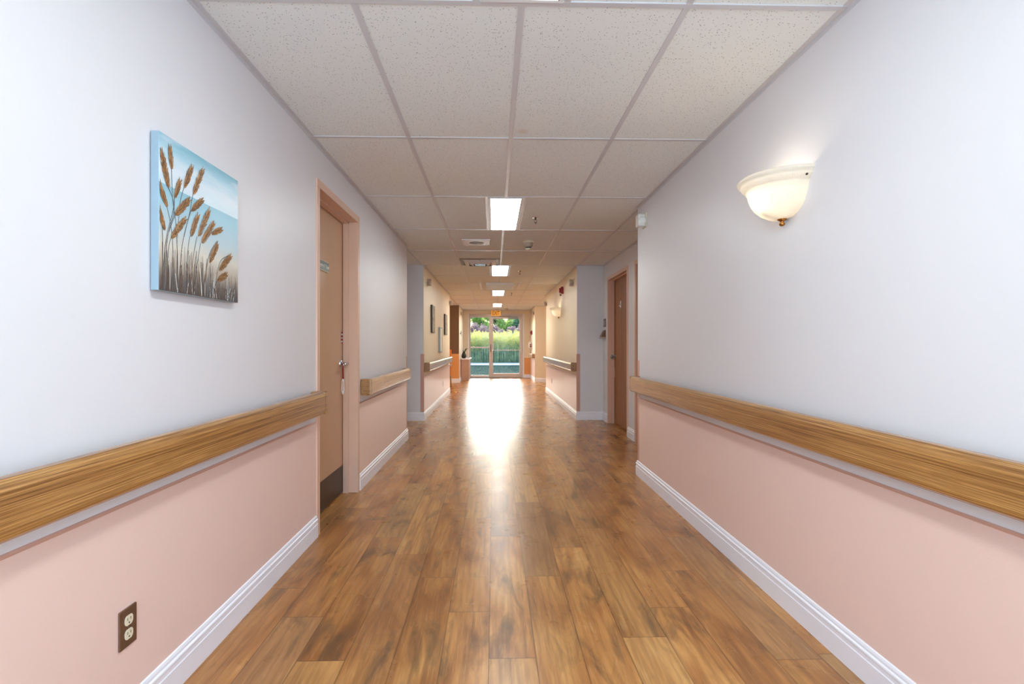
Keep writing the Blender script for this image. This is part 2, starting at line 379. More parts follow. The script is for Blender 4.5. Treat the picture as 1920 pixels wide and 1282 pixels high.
def leaf(name, a, b):
    t = NT(name); n = t.noise(t.pos(), 2.2, 3, 0.7); c = t.ramp(n, [(0.35, a), (0.65, b)])
    t.l(c, t.b.inputs['Base Color']); t.b.inputs['Roughness'].default_value = 0.8; t.b.inputs['Specular IOR Level'].default_value = 0.08
    tl = t.n('ShaderNodeBsdfTranslucent'); t.l(c, tl.inputs[0]); mx = t.n('ShaderNodeMixShader'); mx.inputs[0].default_value = 0.5
    t.l(t.b.outputs[0], mx.inputs[1]); t.l(tl.outputs[0], mx.inputs[2]); t.l(mx.outputs[0], t.out.inputs[0]); return t.mat
M['leaf_green'] = leaf('tree_leaves', srgb(166, 200, 130), srgb(228, 234, 150))
M['leaf_dark'] = leaf('dark_leaves', srgb(104, 144, 130), srgb(172, 200, 140))
M['leaf_yellow'] = leaf('goldenrod_flowers', srgb(226, 214, 108), srgb(246, 234, 140))
M['leaf_stem'] = leaf('goldenrod_leaves', srgb(148, 172, 146), srgb(204, 214, 172))
M['leaf_purple'] = leaf('purple_brown_leaves', srgb(166, 142, 154), srgb(214, 186, 178))
M['grass'] = leaf('shaded_lawn_grass', srgb(36, 78, 76), srgb(62, 104, 88))  # the lawn's shade is put into these dark greens

# ------------------------------------------------------------------ measurements (metres; camera at 0,0)
XL, XR, ZC = -1.09, 1.30, 2.415
YE = 18.3                     # end wall
LD0, LD1 = 3.157, 4.143       # electrical door opening, left
LA0, LA1, LAX = 6.44, 7.96, -1.50   # left door alcove
RA0, RA1, RAX = 4.60, 8.00, 1.714   # right door alcove
LB1, LC0 = 12.62, 16.0        # left lounge opening
RB1, RC0 = 12.75, 16.15
YB = -1.75

# ------------------------------------------------------------------ floor of individual planks, one object
ends = {0: 1.913, -1: 2.25, 1: 2.59, 2: 2.955-1.22, 3: 2.04, 4: 2.268, 5: 2.638, 6: 1.882, -2: 2.587, -3: 2.874, -4: 1.913, -5: 2.224, -6: 2.486}
W_, L_ = 0.178, 1.22
FX0, FX1 = -3.62, 3.82
vs, fs, uv1, uv2, cols = [], [], [], [], []
i0 = math.floor((FX0+0.02)/W_); i1 = math.ceil((FX1+0.02)/W_)
rf = random.Random(3)
for i in range(i0, i1):
    e = ends.get(i, rf.uniform(0, L_)); k0 = math.floor((YB-0.3-e)/L_)
    for k in range(k0, 40):
        y0 = e+k*L_; y1 = y0+L_; x0 = -0.0195+i*W_; x1 = x0+W_
        if y0 > YE+0.12: break
        cx, cy = (x0+x1)/2, (y0+y1)/2
        a0, a1 = max(x0, FX0), min(x1, FX1); b0, b1 = max(y0, YB-0.15), min(y1, YE+0.12)
        if b1 <= b0 or a1 <= a0: continue
        o = len(vs); vs += [(a0, b0, 0), (a1, b0, 0), (a1, b1, 0), (a0, b1, 0)]; fs.append((o, o+1, o+2, o+3))
        ou, ov = rf.uniform(-50, 50), rf.uniform(-50, 50); c = (rf.random(), rf.random(), rf.random(), 1)
        for (x, y) in ((a0, b0), (a1, b0), (a1, b1), (a0, b1)):
            uv1.append((x-cx+ou, y-cy+ov)); uv2.append((x-cx, y-cy)); cols.append(c)
me = bpy.data.meshes.new('floor'); me.from_pydata(vs, [], fs)
u1 = me.uv_layers.new(name='plank'); u2 = me.uv_layers.new(name='edge')
for i in range(len(uv1)): u1.data[i].uv = uv1[i]; u2.data[i].uv = uv2[i]
ca = me.color_attributes.new('plank_col', 'FLOAT_COLOR', 'CORNER')
for i, c in enumerate(cols): ca.data[i].color = c
me.materials.append(M['floor']); fo = bpy.data.objects.new('floor', me); COL.objects.link(fo)
tag(fo, 'glossy oak plank floor running down the whole corridor', 'floor', kind='structure')

# ------------------------------------------------------------------ ceiling with inlaid tee grid
mb = MB(); mb.box(-3.7, 3.9, YB-0.15, YE+0.15, ZC, ZC+0.12)
ceil = mb.build('ceiling', M['tile']); tag(ceil, 'speckled white suspended tile ceiling of the corridor', 'ceiling', kind='structure')
GX = [-0.509+0.61*k for k in range(-5, 8)]; GY = [0.64+1.22*k for k in range(-2, 15)]
mb = MB(); tw = 0.012
lamps_y = [0.64, 4.30, 7.96, 11.62, 15.28]
for x in GX:
    if x < -3.6 or x > 3.8: continue
    if abs(x-0.101) < 0.01:                                  # the centre tee stops at each lamp
        y = YB
        for ly in lamps_y:
            if ly > y: mb.box(x-tw, x+tw, y, ly, ZC-0.004, ZC+0.002)
            y = ly+1.22
        mb.box(x-tw, x+tw, y, YE, ZC-0.004, ZC+0.002)
    else:
        y0, y1 = (YB, YE) if XL < x < XR else ((12.7, 16.0) if abs(x) > 1.8 else (RA0, 16.0))
        mb.box(x-tw, x+tw, y0, y1, ZC-0.004, ZC+0.002)
for y in GY:
    x0, x1 = XL, XR
    if RA0 < y < RA1: x1 = RAX
    if LA0 < y < LA1: x0 = LAX
    if 12.75 < y < 16.0: x0, x1 = -3.6, 3.8
    mb.box(x0, x1, y-tw, y+tw, ZC-0.0045, ZC+0.002)
for ly in lamps_y:
    for sx in (-1, 1): mb.box(0.101+sx*0.165-tw, 0.101+sx*0.165+tw, ly, ly+1.22, ZC-0.0042, ZC+0.002)
g = mb.build('ceiling_grid', M['tbar'], ceil)
g['label'] = 'pale metal tee grid between the tiles'
# wall angle
mb = MB()
ang = [(0, ZC), (0, ZC-0.022), (0.0015, ZC-0.022), (0.0015, ZC-0.003), (0.022, ZC-0.003), (0.022, ZC)]
pathL = [(XL, YB), (XL, LA0), (LAX, LA0), (LAX, LA1), (XL, LA1), (XL, LB1), (-3.6, LB1), (-3.6, LC0), (XL, LC0), (XL, YE), (XR, YE), (XR, RC0), (3.8, RC0), (3.8, RB1), (XR, RB1), (XR, RA1), (RAX, RA1), (RAX, RA0), (XR, RA0), (XR, YB)]
mb.sweep(pathL, ang, 1)
ga = mb.build('wall_angle', M['tbar'], ceil)

# ------------------------------------------------------------------ walls
TK = 0.55
def wall(name, boxes, mat, label, parts=()):
    mb = MB()
    for b in boxes: mb.box(*b)
    o = mb.build(name, mat); tag(o, label, 'wall', kind='structure'); return o
wl = wall('wall_left', [(XL-TK, XL, YB, LD0, 0, ZC), (XL-TK, XL, LD0, LD1, 2.195, ZC), (XL-TK, XL, LD1, LA0, 0, ZC), (XL-TK, XL-0.16, LD0, LD1, 0, 2.195)],
     M['paint'], 'near left wall, white above and pink below its handrail, with the electrical panel door')
wall('wall_left_alcove', [(XL-TK-0.15, LAX, LA0, LA1, 0, ZC)], M['paint'], 'back wall of the shallow left alcove past the electrical door')
wlb = wall('wall_left_middle', [(XL-TK, XL, LA1, LB1, 0, ZC)], M['paint_warm_lit'], 'middle left wall with two small dark canvases and a white board')
wl3 = wall('wall_left_lounge', [(-3.75, -3.6, LB1-0.2, LC0+0.2, 0, ZC), (-3.6, XL-TK, LB1-0.15, LB1, 0, ZC)], M['paint_warm_lit'], 'outer walls of the left lounge opening')
wlc = wall('wall_left_end', [(-3.6, XL, LC0, YE, 0, ZC)], M['paint_warm_lit'], 'far left wall piece beside the exit doors')
wr = wall('wall_right', [(XR, XR+1.0, YB, RA0, 0, ZC)], M['paint'], 'near right wall, white above and pink below the long handrail')
D2 = (6.50, 7.68); D3 = (5.0, 6.18)
wra = wall('wall_right_alcove', [(RAX, RAX+0.6, RA0, D3[0], 0, ZC), (RAX, RAX+0.6, D3[1], D2[0], 0, ZC), (RAX, RAX+0.6, D2[1], RA1, 0, ZC),
      (RAX, RAX+0.6, D3[0], D3[1], 2.19, ZC), (RAX, RAX+0.6, D2[0], D2[1], 2.19, ZC), (RAX+0.15, RAX+0.6, RA0, RA1, 0, ZC)],
      M['paint'], 'back wall of the right alcove holding the two wooden room doors')
wrb = wall('wall_right_middle', [(XR, RAX+0.6, RA1, RB1, 0, ZC)], M['paint_warm_lit'], 'middle right wall with the small lit sconce')
wall('wall_right_lounge', [(3.8, 3.95, RB1-0.2, RC0+0.2, 0, ZC), (RAX+0.6, 3.8, RB1-0.15, RB1, 0, ZC)], M['paint_warm_lit'], 'outer walls of the right lounge opening')
wrc = wall('wall_right_end', [(XR, 3.8, RC0, YE, 0, ZC)], M['paint_warm_lit'], 'far right wall piece beside the exit doors')
DX0, DX1, DZ = -0.89, 1.03, 2.24
we = wall('wall_end', [(XL, DX0, YE, YE+0.15, 0, ZC), (DX1, XR, YE, YE+0.15, 0, ZC), (DX0, DX1, YE, YE+0.15, DZ, ZC)], M['paint_warm_lit'], 'end wall around the glazed exit doors')
wall('wall_rear', [(XL, -0.98, YB-0.15, YB, 0, ZC), (1.19, XR, YB-0.15, YB, 0, ZC), (-0.98, 1.19, YB-0.15, YB, 0, 0.35), (-0.98, 1.19, YB-0.15, YB, 2.32, ZC)], M['paint'], 'rear wall around the added window behind the camera')
mb = MB()
for a in ((-0.98, -0.93), (0.08, 0.13), (1.14, 1.19)): mb.box(a[0], a[1], YB-0.1, YB-0.04, 0.35, 2.32)
mb.box(-0.98, 1.19, YB-0.1, YB-0.04, 0.35, 0.41); mb.box(-0.98, 1.19, YB-0.1, YB-0.04, 2.26, 2.32)
wn = mb.build('added_window', M['alu']); tag(wn, 'large unseen two-pane window added behind the camera for the fill light', 'window', kind='structure')  # unseen window, added to go with the rear fill light
mb = MB(); mb.box(-0.93, 1.14, YB-0.073, YB-0.067, 0.41, 2.26); mb.build('pane', M['glass'], wn)

# face panels
def panel(parent, name, b, mat, label=None):
    mb = MB(); mb.box(*b); o = mb.build(name, mat, parent)
    if label: o['label'] = label
    return o
panel(wlb, 'alcove_face', (XL-TK, XL-0.002, LA1-0.003, LA1, 0, ZC), M['paint'], 'white face turned to the camera, without the painted-in warm light')
panel(wrb, 'alcove_face', (XR+0.002, RAX, RA1-0.003, RA1, 0, ZC), M['paint'], 'white face turned to the camera, without the painted-in warm light')
panel(wlc, 'painted_shade_upper_face', (-3.6, XL-0.002, LC0-0.004, LC0, 0.90, ZC), M['paint_shade'], 'upper face of the wall end, its shade put into the brown')
M['paint_bounce'] = wall_paint('painted_bounce_light', srgb(226, 160, 92), 0.45)  # sun bounce from the floor, put into the colour
panel(wlc, 'painted_bounce_lower_face', (-3.6, XL-0.002, LC0-0.004, LC0, 0.0, 0.90), M['paint_bounce'], 'lower face of the wall end, bounce light put into the orange')

# pink wainscot sheets with a thin rounded top lip
def wains(parent, x, y0, y1, side, top=0.70):
    mb = MB(); s = side
    xs = sorted((x-s*0.003, x+s*0.0025)); mb.box(xs[0], xs[1], y0, y1, 0.10, top)
    mb.build('wainscot', M['pink'], parent)['label'] = 'pink vinyl sheet below the handrail'
    mb = MB(); pts = [(x, top-0.006), (x+s*0.006, top-0.004), (x+s*0.007, top+0.001), (x+s*0.004, top+0.005), (x, top+0.006)]
    mb.prism(pts, 1, y0, y1); mb.build('wainscot_lip', M['pink_edge'], parent)
wains(wl, XL, YB, LD0-0.004, 1); wains(wl, XL, LD1+0.008, LA0-0.002, 1); wains(wlb, XL, LA1+0.002, LB1-0.002, 1); wains(wlc, XL, LC0, YE, 1)
wains(wr, XR, YB, RA0-0.002, -1); wains(wrb, XR, RA1+0.002, RB1-0.002, -1)
wains(wrc, XR, RC0, YE, -1)
for (a, b) in ((XL, DX0-0.05), (DX1+0.05, XR)):
    panel(we, 'wainscot', (a, b, YE-0.0025, YE, 0.10, 0.72), M['paint_bounce'], 'pink sheet below rail height, warm light put into its orange')  # pink wainscot with the warm light painted in

# vinyl corner guards
def guard(x, y, sx, sy, label):
    """sx: direction of the corridor from the wall plane; sy: direction along y towards the wall's body"""
    t = 0.003; L = 0.05; mb = MB()
    x0, x1 = sorted((x+sx*t, x-sx*L)); y0, y1 = sorted((y-sy*t, y)); mb.bbox(x0, x1, y0, y1, 0.135, 1.035, 0.0012)
    x0, x1 = sorted((x+sx*t, x)); y0, y1 = sorted((y-sy*t, y+sy*L)); mb.bbox(x0, x1, y0, y1, 0.135, 1.035, 0.0012)
    o = mb.build('corner_guard', M['pink_edge']); tag(o, label, 'corner guard', 'pink corner guards')
guard(XL, LA0, 1, -1, 'pink vinyl corner guard where the short left handrail ends')
guard(XL, LA1-0.003, 1, 1, 'pink vinyl corner guard on the left alcove corner below the dark canvases')
guard(XR, RA0, -1, -1, 'pink vinyl corner guard at the far end of the long right handrail')
guard(XR, RA1-0.003, -1, 1, 'pink vinyl corner guard on the right alcove corner, near the brown rail end')

# ------------------------------------------------------------------ baseboards
prof = [(0, 0), (0.016, 0), (0.016, 0.080), (0.0135, 0.083), (0.0135, 0.098), (0.016, 0.102), (0.015, 0.108), (0.010, 0.112), (0.010, 0.120), (0.007, 0.128), (0.003, 0.131), (0, 0.131)]
def baseb(name, path, label, side=1, mat='base'):
    mb = MB(); mb.sweep(path, prof, side); o = mb.build(name, M[mat]); tag(o, label, 'baseboard', kind='structure')
baseb('baseboard_left', [(XL, YB), (XL, LD0-0.002)], 'white moulded baseboard along the near left wall')
baseb('baseboard_left_middle', [(XL, LD1+0.006), (XL, LA0), (LAX, LA0), (LAX, LA1-0.003), (XL, LA1-0.003), (XL, LB1), (-3.6, LB1)], 'white baseboard from the electrical door round the left alcove')
baseb('baseboard_left_end', [(-3.6, LC0-0.004), (XL, LC0-0.004), (XL, YE), (DX0-0.05, YE)], 'baseboard round the far left wall piece', mat='base')
baseb('baseboard_right', [(XR, YB), (XR, RA0), (RAX, RA0), (RAX, D3[0]-0.002)], 'white moulded baseboard along the near right wall', -1)
baseb('baseboard_right_alcove', [(RAX, D3[1]+0.002), (RAX, D2[0]-0.002)], 'short white baseboard between the two wooden doors', -1)
baseb('baseboard_right_middle', [(RAX, D2[1]+0.002), (RAX, RA1-0.003), (XR, RA1-0.003), (XR, RB1), (3.8, RB1)], 'white baseboard under the small sconce wall', -1)
baseb('baseboard_right_end', [(3.8, RC0), (XR, RC0), (XR, YE), (DX1+0.05, YE)], 'baseboard round the far right wall piece', -1)

# ------------------------------------------------------------------ painted steel door with frame (local: x out of the wall, y along, z up)
def door_frame(root, w, h, depth, mat, proud=0.010, face=0.05, leafx=-0.108):
    for s in (0, 1):
        y0, y1 = (0, face) if s == 0 else (w-face, w)
        mb = MB(); mb.bbox(leafx+0.045, proud, y0, y1, 0, h-face, 0.002)
        mb.box(leafx-0.05, leafx+0.046, y0-0.0, y1+0.0, 0, h-face)
        yy = (face, face+0.014) if s == 0 else (w-face-0.014, w-face)
        mb.box(leafx+0.004, leafx+0.045, yy[0], yy[1], 0, h-face)
        mb.build('jamb', mat, root)
    mb = MB(); mb.bbox(leafx+0.045, proud+0.001, 0, w, h-face, h, 0.002); mb.box(leafx-0.05, leafx+0.046, 0.001, w-0.001, h-face, h-0.002)
    mb.box(leafx+0.004, leafx+0.045, face, w-face, h-face-0.014, h-face); mb.build('header', mat, root)
W1 = LD1-LD0
d1 = thing('door_1', 'tan painted steel door with Electrical Panel sign in the left wall', 'door', (XL, LD0, 0), kind='structure')
door_frame(d1, W1, 2.195, 0.1, M['frame_paint'])
LX = -0.108
mb = MB(); mb.bbox(LX-0.044, LX, 0.052, W1-0.052, 0.008, 2.142, 0.002); lf = mb.build('door_leaf', M['door_paint'], d1)
mb = MB(); mb.bbox(LX, LX+0.0022, 0.075, W1-0.062, 0.012, 0.225, 0.001); mb.build('kick_plate', M['kick'], d1)['label'] = 'dark bronze kick plate'
# lever
HY, HZ = W1-0.112, 1.025
hd = bpy.data.objects.new('lever_handle', None)
mb = MB(); mb.lathe([(0, 0.013), (0.026, 0.012), (0.031, 0.008), (0.033, 0)], (LX, HY, HZ), 28, axis=0)
mb.tube([(LX+0.01, HY, HZ), (LX+0.05, HY, HZ)], 0.011, 12)
mb.tube([(LX+0.048, HY+0.004, HZ), (LX+0.056, HY-0.01, HZ), (LX+0.056, HY-0.05, HZ-0.002), (LX+0.05, HY-0.105, HZ-0.004)], [0.011, 0.011, 0.0095, 0.008], 12)
bpy.data.objects.remove(hd)
mb.build('lever_handle', M['chrome'], d1)['label'] = 'chrome lever handle'
# sign plate
mb = MB(); SY0, SY1, SZ0, SZ1 = 0.322, 0.558, 1.688, 1.760
mb.bbox(LX, LX+0.010, SY0, SY1, SZ0, SZ1, 0.0015); sg = mb.build('sign_holder', M['ivory'], d1)
sg['label'] = 'pale sign holder with green insert'
mb = MB(); mb.box(LX+0.010, LX+0.0115, SY0+0.004, SY1-0.003, SZ0+0.005, SZ1-0.004); mb.build('sign_insert', M['green_sign'], sg)
text('sign_lettering', 'Electrical  Panel', 0.036, M['letter_white'], sg, (LX+0.0122, (SY0+SY1)/2, (SZ0+SZ1)/2), (PI/2, 0, PI/2), 0.0004)
# small red and white notice sticker
mb = MB(); a0, a1 = W1-0.115, W1-0.058
mb.box(LX, LX+0.0008, a0, a1, 1.185, 1.275); st = mb.build('notice_sticker', M['letter_white'], d1); st['label'] = 'small red and white sticker above the lever'
mb = MB()
for z0, z1 in ((1.262, 1.275), (1.232, 1.248), (1.206, 1.222), (1.185, 1.193)): mb.box(LX+0.0008, LX+0.0012, a0, a1, z0, z1)
mb.box(LX+0.0008, LX+0.0012, a0, a0+0.010, 1.2, 1.27); mb.build('red_bars', M['red'], st)
# key tag hanging from the lever
kt = thing('key_tag', 'red ribbon with white oval tag hanging from the door lever', 'tag', (XL+LX+0.018, LD0+HY-0.016, 0.79), -PI/2)
mb = MB(); mb.prism([(0, 0.115), (0.012, 0.118), (0.008, 0.215), (-0.002, 0.232)], 0, -0.002, 0.002)
mb.tube([(0, 0.0, 0.228), (0, -0.008, 0.243), (0, -0.004, 0.2487), (0, 0.006, 0.245), (0, 0.004, 0.228)], 0.0016, 6)
mb.build('ribbon', M['red'], kt)
mb = MB(); pts = [(0.004+0.013*math.cos(a)*(1 if math.sin(a) < 0 else 0.8), 0.058+0.062*math.sin(a)) for a in [2*PI*k/20 for k in range(20)]]
mb.prism(pts, 0, -0.0025, 0.0025); mb.build('oval_tag', M['white_plastic'], kt)
mb = MB(); mb.bbox(0.0025, 0.0035, 0.0, 0.008, 0.025, 0.10, 0.0004); mb.build('tag_slot', M['pink_edge'], kt)

# ------------------------------------------------------------------ wooden room doors in the right alcove
def room_door(name, y1, label, extras):
    w = 1.18; r = thing(name, label, 'door', (RAX, y1, 0), PI, kind='structure')     # local y runs towards the camera
    door_frame(r, w, 2.19, 0.1, M['frame_paint'], leafx=-0.09)
    x = -0.09
    mb = MB(); mb.bbox(x-0.044, x, 0.052, w-0.052, 0.008, 2.137, 0.002); mb.build('door_leaf', M['door_wood'], r)
    mb = MB(); mb.lathe([(0, 0.004), (0.032, 0.004), (0.034, 0)], (x, 0.115, 1.0), 24, axis=0)
    mb.lathe([(0.012, 0), (0.011, 0.03), (0.020, 0.036), (0.029, 0.048), (0.029, 0.060), (0.020, 0.072), (0, 0.076)], (x, 0.115, 1.0), 24, axis=0)
    mb.build('door_knob', M['grey_metal'], r)['label'] = 'round metal door knob'
    if extras:
        mb = MB(); mb.bbox(x, x+0.003, 0.056, 0.070, 0.69, 0.84, 0.001); mb.build('edge_plate', M['ivory'], r)['label'] = 'small pale plate at the door edge'
        mb = MB(); mb.tube([(x+0.006, 0.47, 1.80), (x+0.006, 0.47, 1.68)], 0.008, 8); mb.tube([(x+0.006, 0.47, 1.71), (x+0.006, 0.395, 1.735)], 0.008, 8)
        mb.tube([(x+0.006, 0.395, 1.735), (x+0.006, 0.43, 1.79)], 0.004, 8)
        mb.build('door_number', M['letter_white'], r)['label'] = 'small white numeral four'
    return r
room_door('door_2', D2[1], 'wooden room door with small white numeral in the right alcove', True)
room_door('door_3', D3[1], 'nearer alcove door, only its frame edge showing beyond the right wall corner', False)

# ------------------------------------------------------------------ exit doors
d4 = thing('door_4', 'glazed aluminium exit doors at the end of the corridor', 'door', (0, YE, 0), kind='structure')
def bar(name, x0, x1, z0, z1, y0=0.02, y1=0.07, mat='alu', b=0.003, parent=None):
    mb = MB(); mb.bbox(x0, x1, y0, y1, z0, z1, b); return mb.build(name, M[mat], parent or d4)
bar('jamb', DX0, DX0+0.035, 0, DZ, 0, 0.12); bar('jamb', DX1-0.035, DX1, 0, DZ, 0, 0.12)
bar('header', DX0+0.035, DX1-0.035, DZ-0.05, DZ, 0, 0.12); bar('threshold', DX0+0.035, DX1-0.035, 0, 0.02, 0, 0.12, 'grey_metal')
bar('mullion', -0.176, -0.085, 0.02, DZ-0.05, 0, 0.10)
bar('casing', DX0-0.05, DX0, 0, DZ+0.05, -0.012, 0, 'white_metal'); bar('casing', DX1, DX1+0.05, 0, DZ+0.05, -0.012, 0, 'white_metal'); bar('casing', DX0, DX1, DZ, DZ+0.05, -0.012, 0, 'alu')
# fixed side light
sl = bar('side_light', DX0+0.035, DX0+0.055, 0.02, DZ-0.05)
for nm, b in (('side_light_rail', (DX0+0.055, -0.176, 0.02, 0.10)), ('side_light_rail', (DX0+0.055, -0.176, DZ-0.08, DZ-0.05)), ('side_light_rail', (DX0+0.055, -0.176, 1.065, 1.115))):
    bar(nm, *b, mat='white_metal', parent=sl)
mb = MB(); mb.box(DX0+0.055, -0.176, 0.043, 0.047, 0.10, DZ-0.08); mb.build('pane', M['glass'], sl)
# door leaf
dl = bar('door_leaf', -0.083, -0.03, 0.022, DZ-0.052, 0.01, 0.06)
bar('stile', 0.91, 0.992, 0.022, DZ-0.052, 0.01, 0.06, parent=dl); bar('bottom_rail', -0.03, 0.91, 0.022, 0.165, 0.01, 0.06, parent=dl); bar('top_rail', -0.03, 0.91, DZ-0.13, DZ-0.052, 0.01, 0.06, parent=dl)
mb = MB(); mb.box(-0.03, 0.91, 0.033, 0.037, 0.165, DZ-0.13); mb.build('pane', M['glass'], dl)
mb = MB(); mb.tube([(-0.055, -0.045, 0.99), (0.95, -0.045, 0.99)], 0.016, 10)
for x in (-0.05, 0.94): mb.bbox(x-0.02, x+0.02, -0.06, 0.01, 0.955, 1.025, 0.004)
mb.build('push_bar', M['white_metal'], dl)['label'] = 'pale push bar across the door'
mb = MB(); mb.tube([(-0.02, 0.01, 1.22), (-0.02, -0.05, 1.20), (-0.02, -0.05, 1.03), (-0.02, 0.01, 1.01)], 0.012, 10); mb.build('pull_handle', M['white_metal'], dl)
mb = MB(); mb.bbox(-0.125, -0.10, -0.03, 0.0, 0.93, 1.20, 0.004); mb.build('lock_bar', M['kick'], d4)
mb = MB(); mb.bbox(0.52, 0.86, -0.06, 0.01, 2.10, 2.19, 0.006); mb.tube([(0.62, -0.04, 2.195), (0.40, -0.12, 2.2), (0.16, -0.03, 2.2)], 0.010, 8); mb.build('door_closer', M['grey_metal'], d4)['label'] = 'grey door closer'
# exit sign
ex = thing('exit_sign', 'amber EXIT sign on the wall above the glazed doors', 'sign', (0.070, YE-0.002, 2.205))
mb = MB(); mb.bbox(-0.172, 0.172, -0.055, 0, 0, 0.205, 0.006); mb.build('sign_housing', M['ivory'], ex)
mb = MB(); mb.box(-0.162, 0.162, -0.057, -0.0555, 0.010, 0.195); mb.build('sign_face', M['exit_lit'], ex)
text('exit_lettering', 'EXIT', 0.205, M['exit_letter'], ex, (0, -0.0585, 0.105), (PI/2, 0, 0), 0.001).scale = (0.62, 1.0, 1.0)

# ------------------------------------------------------------------ handrails  (local: x out of the wall, y along from the near end)
def handrail(x, side, y0, y1, label, near_cap=True, far_cap=True):
    L = y1-y0; r = thing('handrail', label, 'handrail', (x, y0 if side > 0 else y1, 0.76), 0 if side > 0 else PI, 'oak handrails along the walls')
    D, T, H = 0.088, 0.034, 0.135
    # moulded section in x,z
    pts = [(D-T, 0.004), (D-T+0.006, 0), (D-0.014, 0), (D-0.004, 0.008), (D, 0.022), (D, H-0.026), (D-0.004, H-0.012), (D-0.014, H-0.002), (D-T+0.004, H), (D-T, H-0.006)]
    caps = [near_cap, far_cap] if side > 0 else [far_cap, near_cap]
    a = 0.05 if caps[0] else 0; b = L-0.05 if caps[1] else L
    mb = MB(); mb.prism(pts, 1, a, b); mb.build('rail', M['rail'], r)
    for k, c in enumerate(caps):
        if c:
            mb = MB(); q = (0.0, 0.0497) if k == 0 else (L-0.0497, L); mb.bbox(0.001, D, q[0], q[1], 0.0, H, 0.010); mb.build('end_cap', M['rail'], r)
    n = max(2, int(L/1.2)+1)
    for i in range(n):
        yy = 0.25+(L-0.5)*i/(n-1); mb = MB(); mb.bbox(0.0, D-T+0.002, yy-0.02, yy+0.02, 0.02, 0.06, 0.004); mb.build('bracket', M['alu'], r)
    # slim retainer strip behind the rail
    return r
handrail(XL, 1, YB+0.1, 3.115, 'long oak handrail on the left wall below the reed painting')
handrail(XL, 1, 4.20, 6.20, 'short oak handrail on the left wall past the electrical panel door')
handrail(XL, 1, 8.03, 12.45, 'glossy handrail on the middle left wall below the white board')
handrail(XR, -1, YB+0.1, 4.57, 'long oak handrail on the right wall below the large sconce')
handrail(XR, -1, 8.05, 12.60, 'glossy handrail on the middle right wall below the small sconce')
handrail(XR, -1, 16.3, 17.9, 'farthest short handrail beside the red pull station')

# ------------------------------------------------------------------ wall sconces
def sconce(x, y, z, rz, label):
    r = thing('wall_sconce', label, 'sconce', (x, y, z), rz, 'frosted half-bowl wall sconces')
    outer = [(0.198, 0.178), (0.203, 0.172), (0.199, 0.164), (0.187, 0.160), (0.189, 0.153), (0.184, 0.145), (0.172, 0.135), (0.163, 0.131), (0.166, 0.124), (0.160, 0.117), (0.157, 0.100), (0.148, 0.075), (0.133, 0.050), (0.110, 0.028), (0.080, 0.011), (0.045, 0.002), (0.006, 0.0)]
    inner = [(max(0.002, q-0.004), h+0.003) for q, h in reversed(outer)]
    mb = MB(); mb.lathe(outer+inner+[outer[0]], (-0.0005, 0, 0), 48, a0=-PI/2, a1=PI/2)
    mb.build('glass_shade', M['frost'], r)['label'] = 'frosted fluted glass half bowl'
    mb = MB(); mb.bbox(0.0, 0.010, -0.07, 0.07, 0.03, 0.15, 0.003); mb.build('back_plate', M['white_metal'], r)
    mb = MB(); mb.lathe([(0, -0.030), (0.007, -0.029), (0.012, -0.024), (0.012, -0.018), (0.007, -0.013), (0.009, -0.008), (0.017, -0.004), (0.020, 0.001), (0.012, 0.004), (0, 0.005)], (0.021, 0, 0), 20)
    mb.build('finial', M['brass'], r)['label'] = 'small brass finial under the bowl'
    mb = MB(); mb.lathe([(0, 0.006), (0.004, 0.005), (0.005, 0)], (0.022, -0.180 if rz == 0 else 0.180, 0.142), 12, axis=1); mb.build('screw', M['dark_metal'], r)
    mb = MB(); mb.tube([(0.01, 0, 0.07), (0.085, 0, 0.05), (0.10, 0, 0.058)], 0.012, 10); mb.build('lamp_holder', M['white_metal'], r)
    mb = MB(); mb.lathe([(0, 0), (0.012, 0.004), (0.014, 0.015), (0.024, 0.035), (0.026, 0.052), (0.018, 0.068), (0, 0.074)], (0.100, 0.0, 0.055), 20); mb.build('bulb', M['bulb'], r)
    return r
s1 = sconce(XR, 2.245, 1.728, PI, 'large lit frosted glass sconce high on the near right wall')
dup(s1, (XR, 10.1, 1.728), 'small distant lit sconce on the middle right wall above its handrail')

# ------------------------------------------------------------------ ceiling lights, vents, detectors, sprinklers
def lamp(y0, label):
    r = thing('ceiling_light', label, 'ceiling light', (0.101, y0+0.012, ZC-0.004), 0, 'recessed ceiling lights down the centre line')
    L = 1.196; w = 0.150
    mb = MB()
    mb.box(-w, -w+0.016, 0, L, -0.004, 0.002); mb.box(w-0.016, w, 0, L, -0.004, 0.002); mb.box(-w+0.016, w-0.016, 0, 0.016, -0.004, 0.002); mb.box(-w+0.016, w-0.016, L-0.016, L, -0.004, 0.002)
    mb.build('trim_frame', M['white_metal'], r)
    mb = MB()
    for a, b, c, d in ((-w+0.016, -w+0.021, 0.016, L-0.016), (w-0.021, w-0.016, 0.016, L-0.016)): mb.box(a, b, c, d, -0.005, 0.002)
    mb.build('gasket', M['dark_metal'], r)
    mb = MB(); mb.box(-w+0.021, w-0.021, 0.016, L-0.016, -0.002, 0.002); mb.build('diffuser', M['lens'], r)['label'] = 'bright white diffuser panel'
    return r
labs = ['ceiling light panel almost above the camera at the top edge', 'nearest bright ceiling light panel, beside the first sprinkler', 'second bright ceiling light panel, beside the square louvred vent', 'third ceiling light panel, just beyond the pale wide ceiling panel', 'farthest ceiling light panel, nearest the EXIT sign']
L0 = lamp(lamps_y[0], labs[0])
class warm: data = [c for c in L0.children if c.name.startswith('diffuser')][0].data.copy()
warm.data.materials[0] = M['lens_warm']
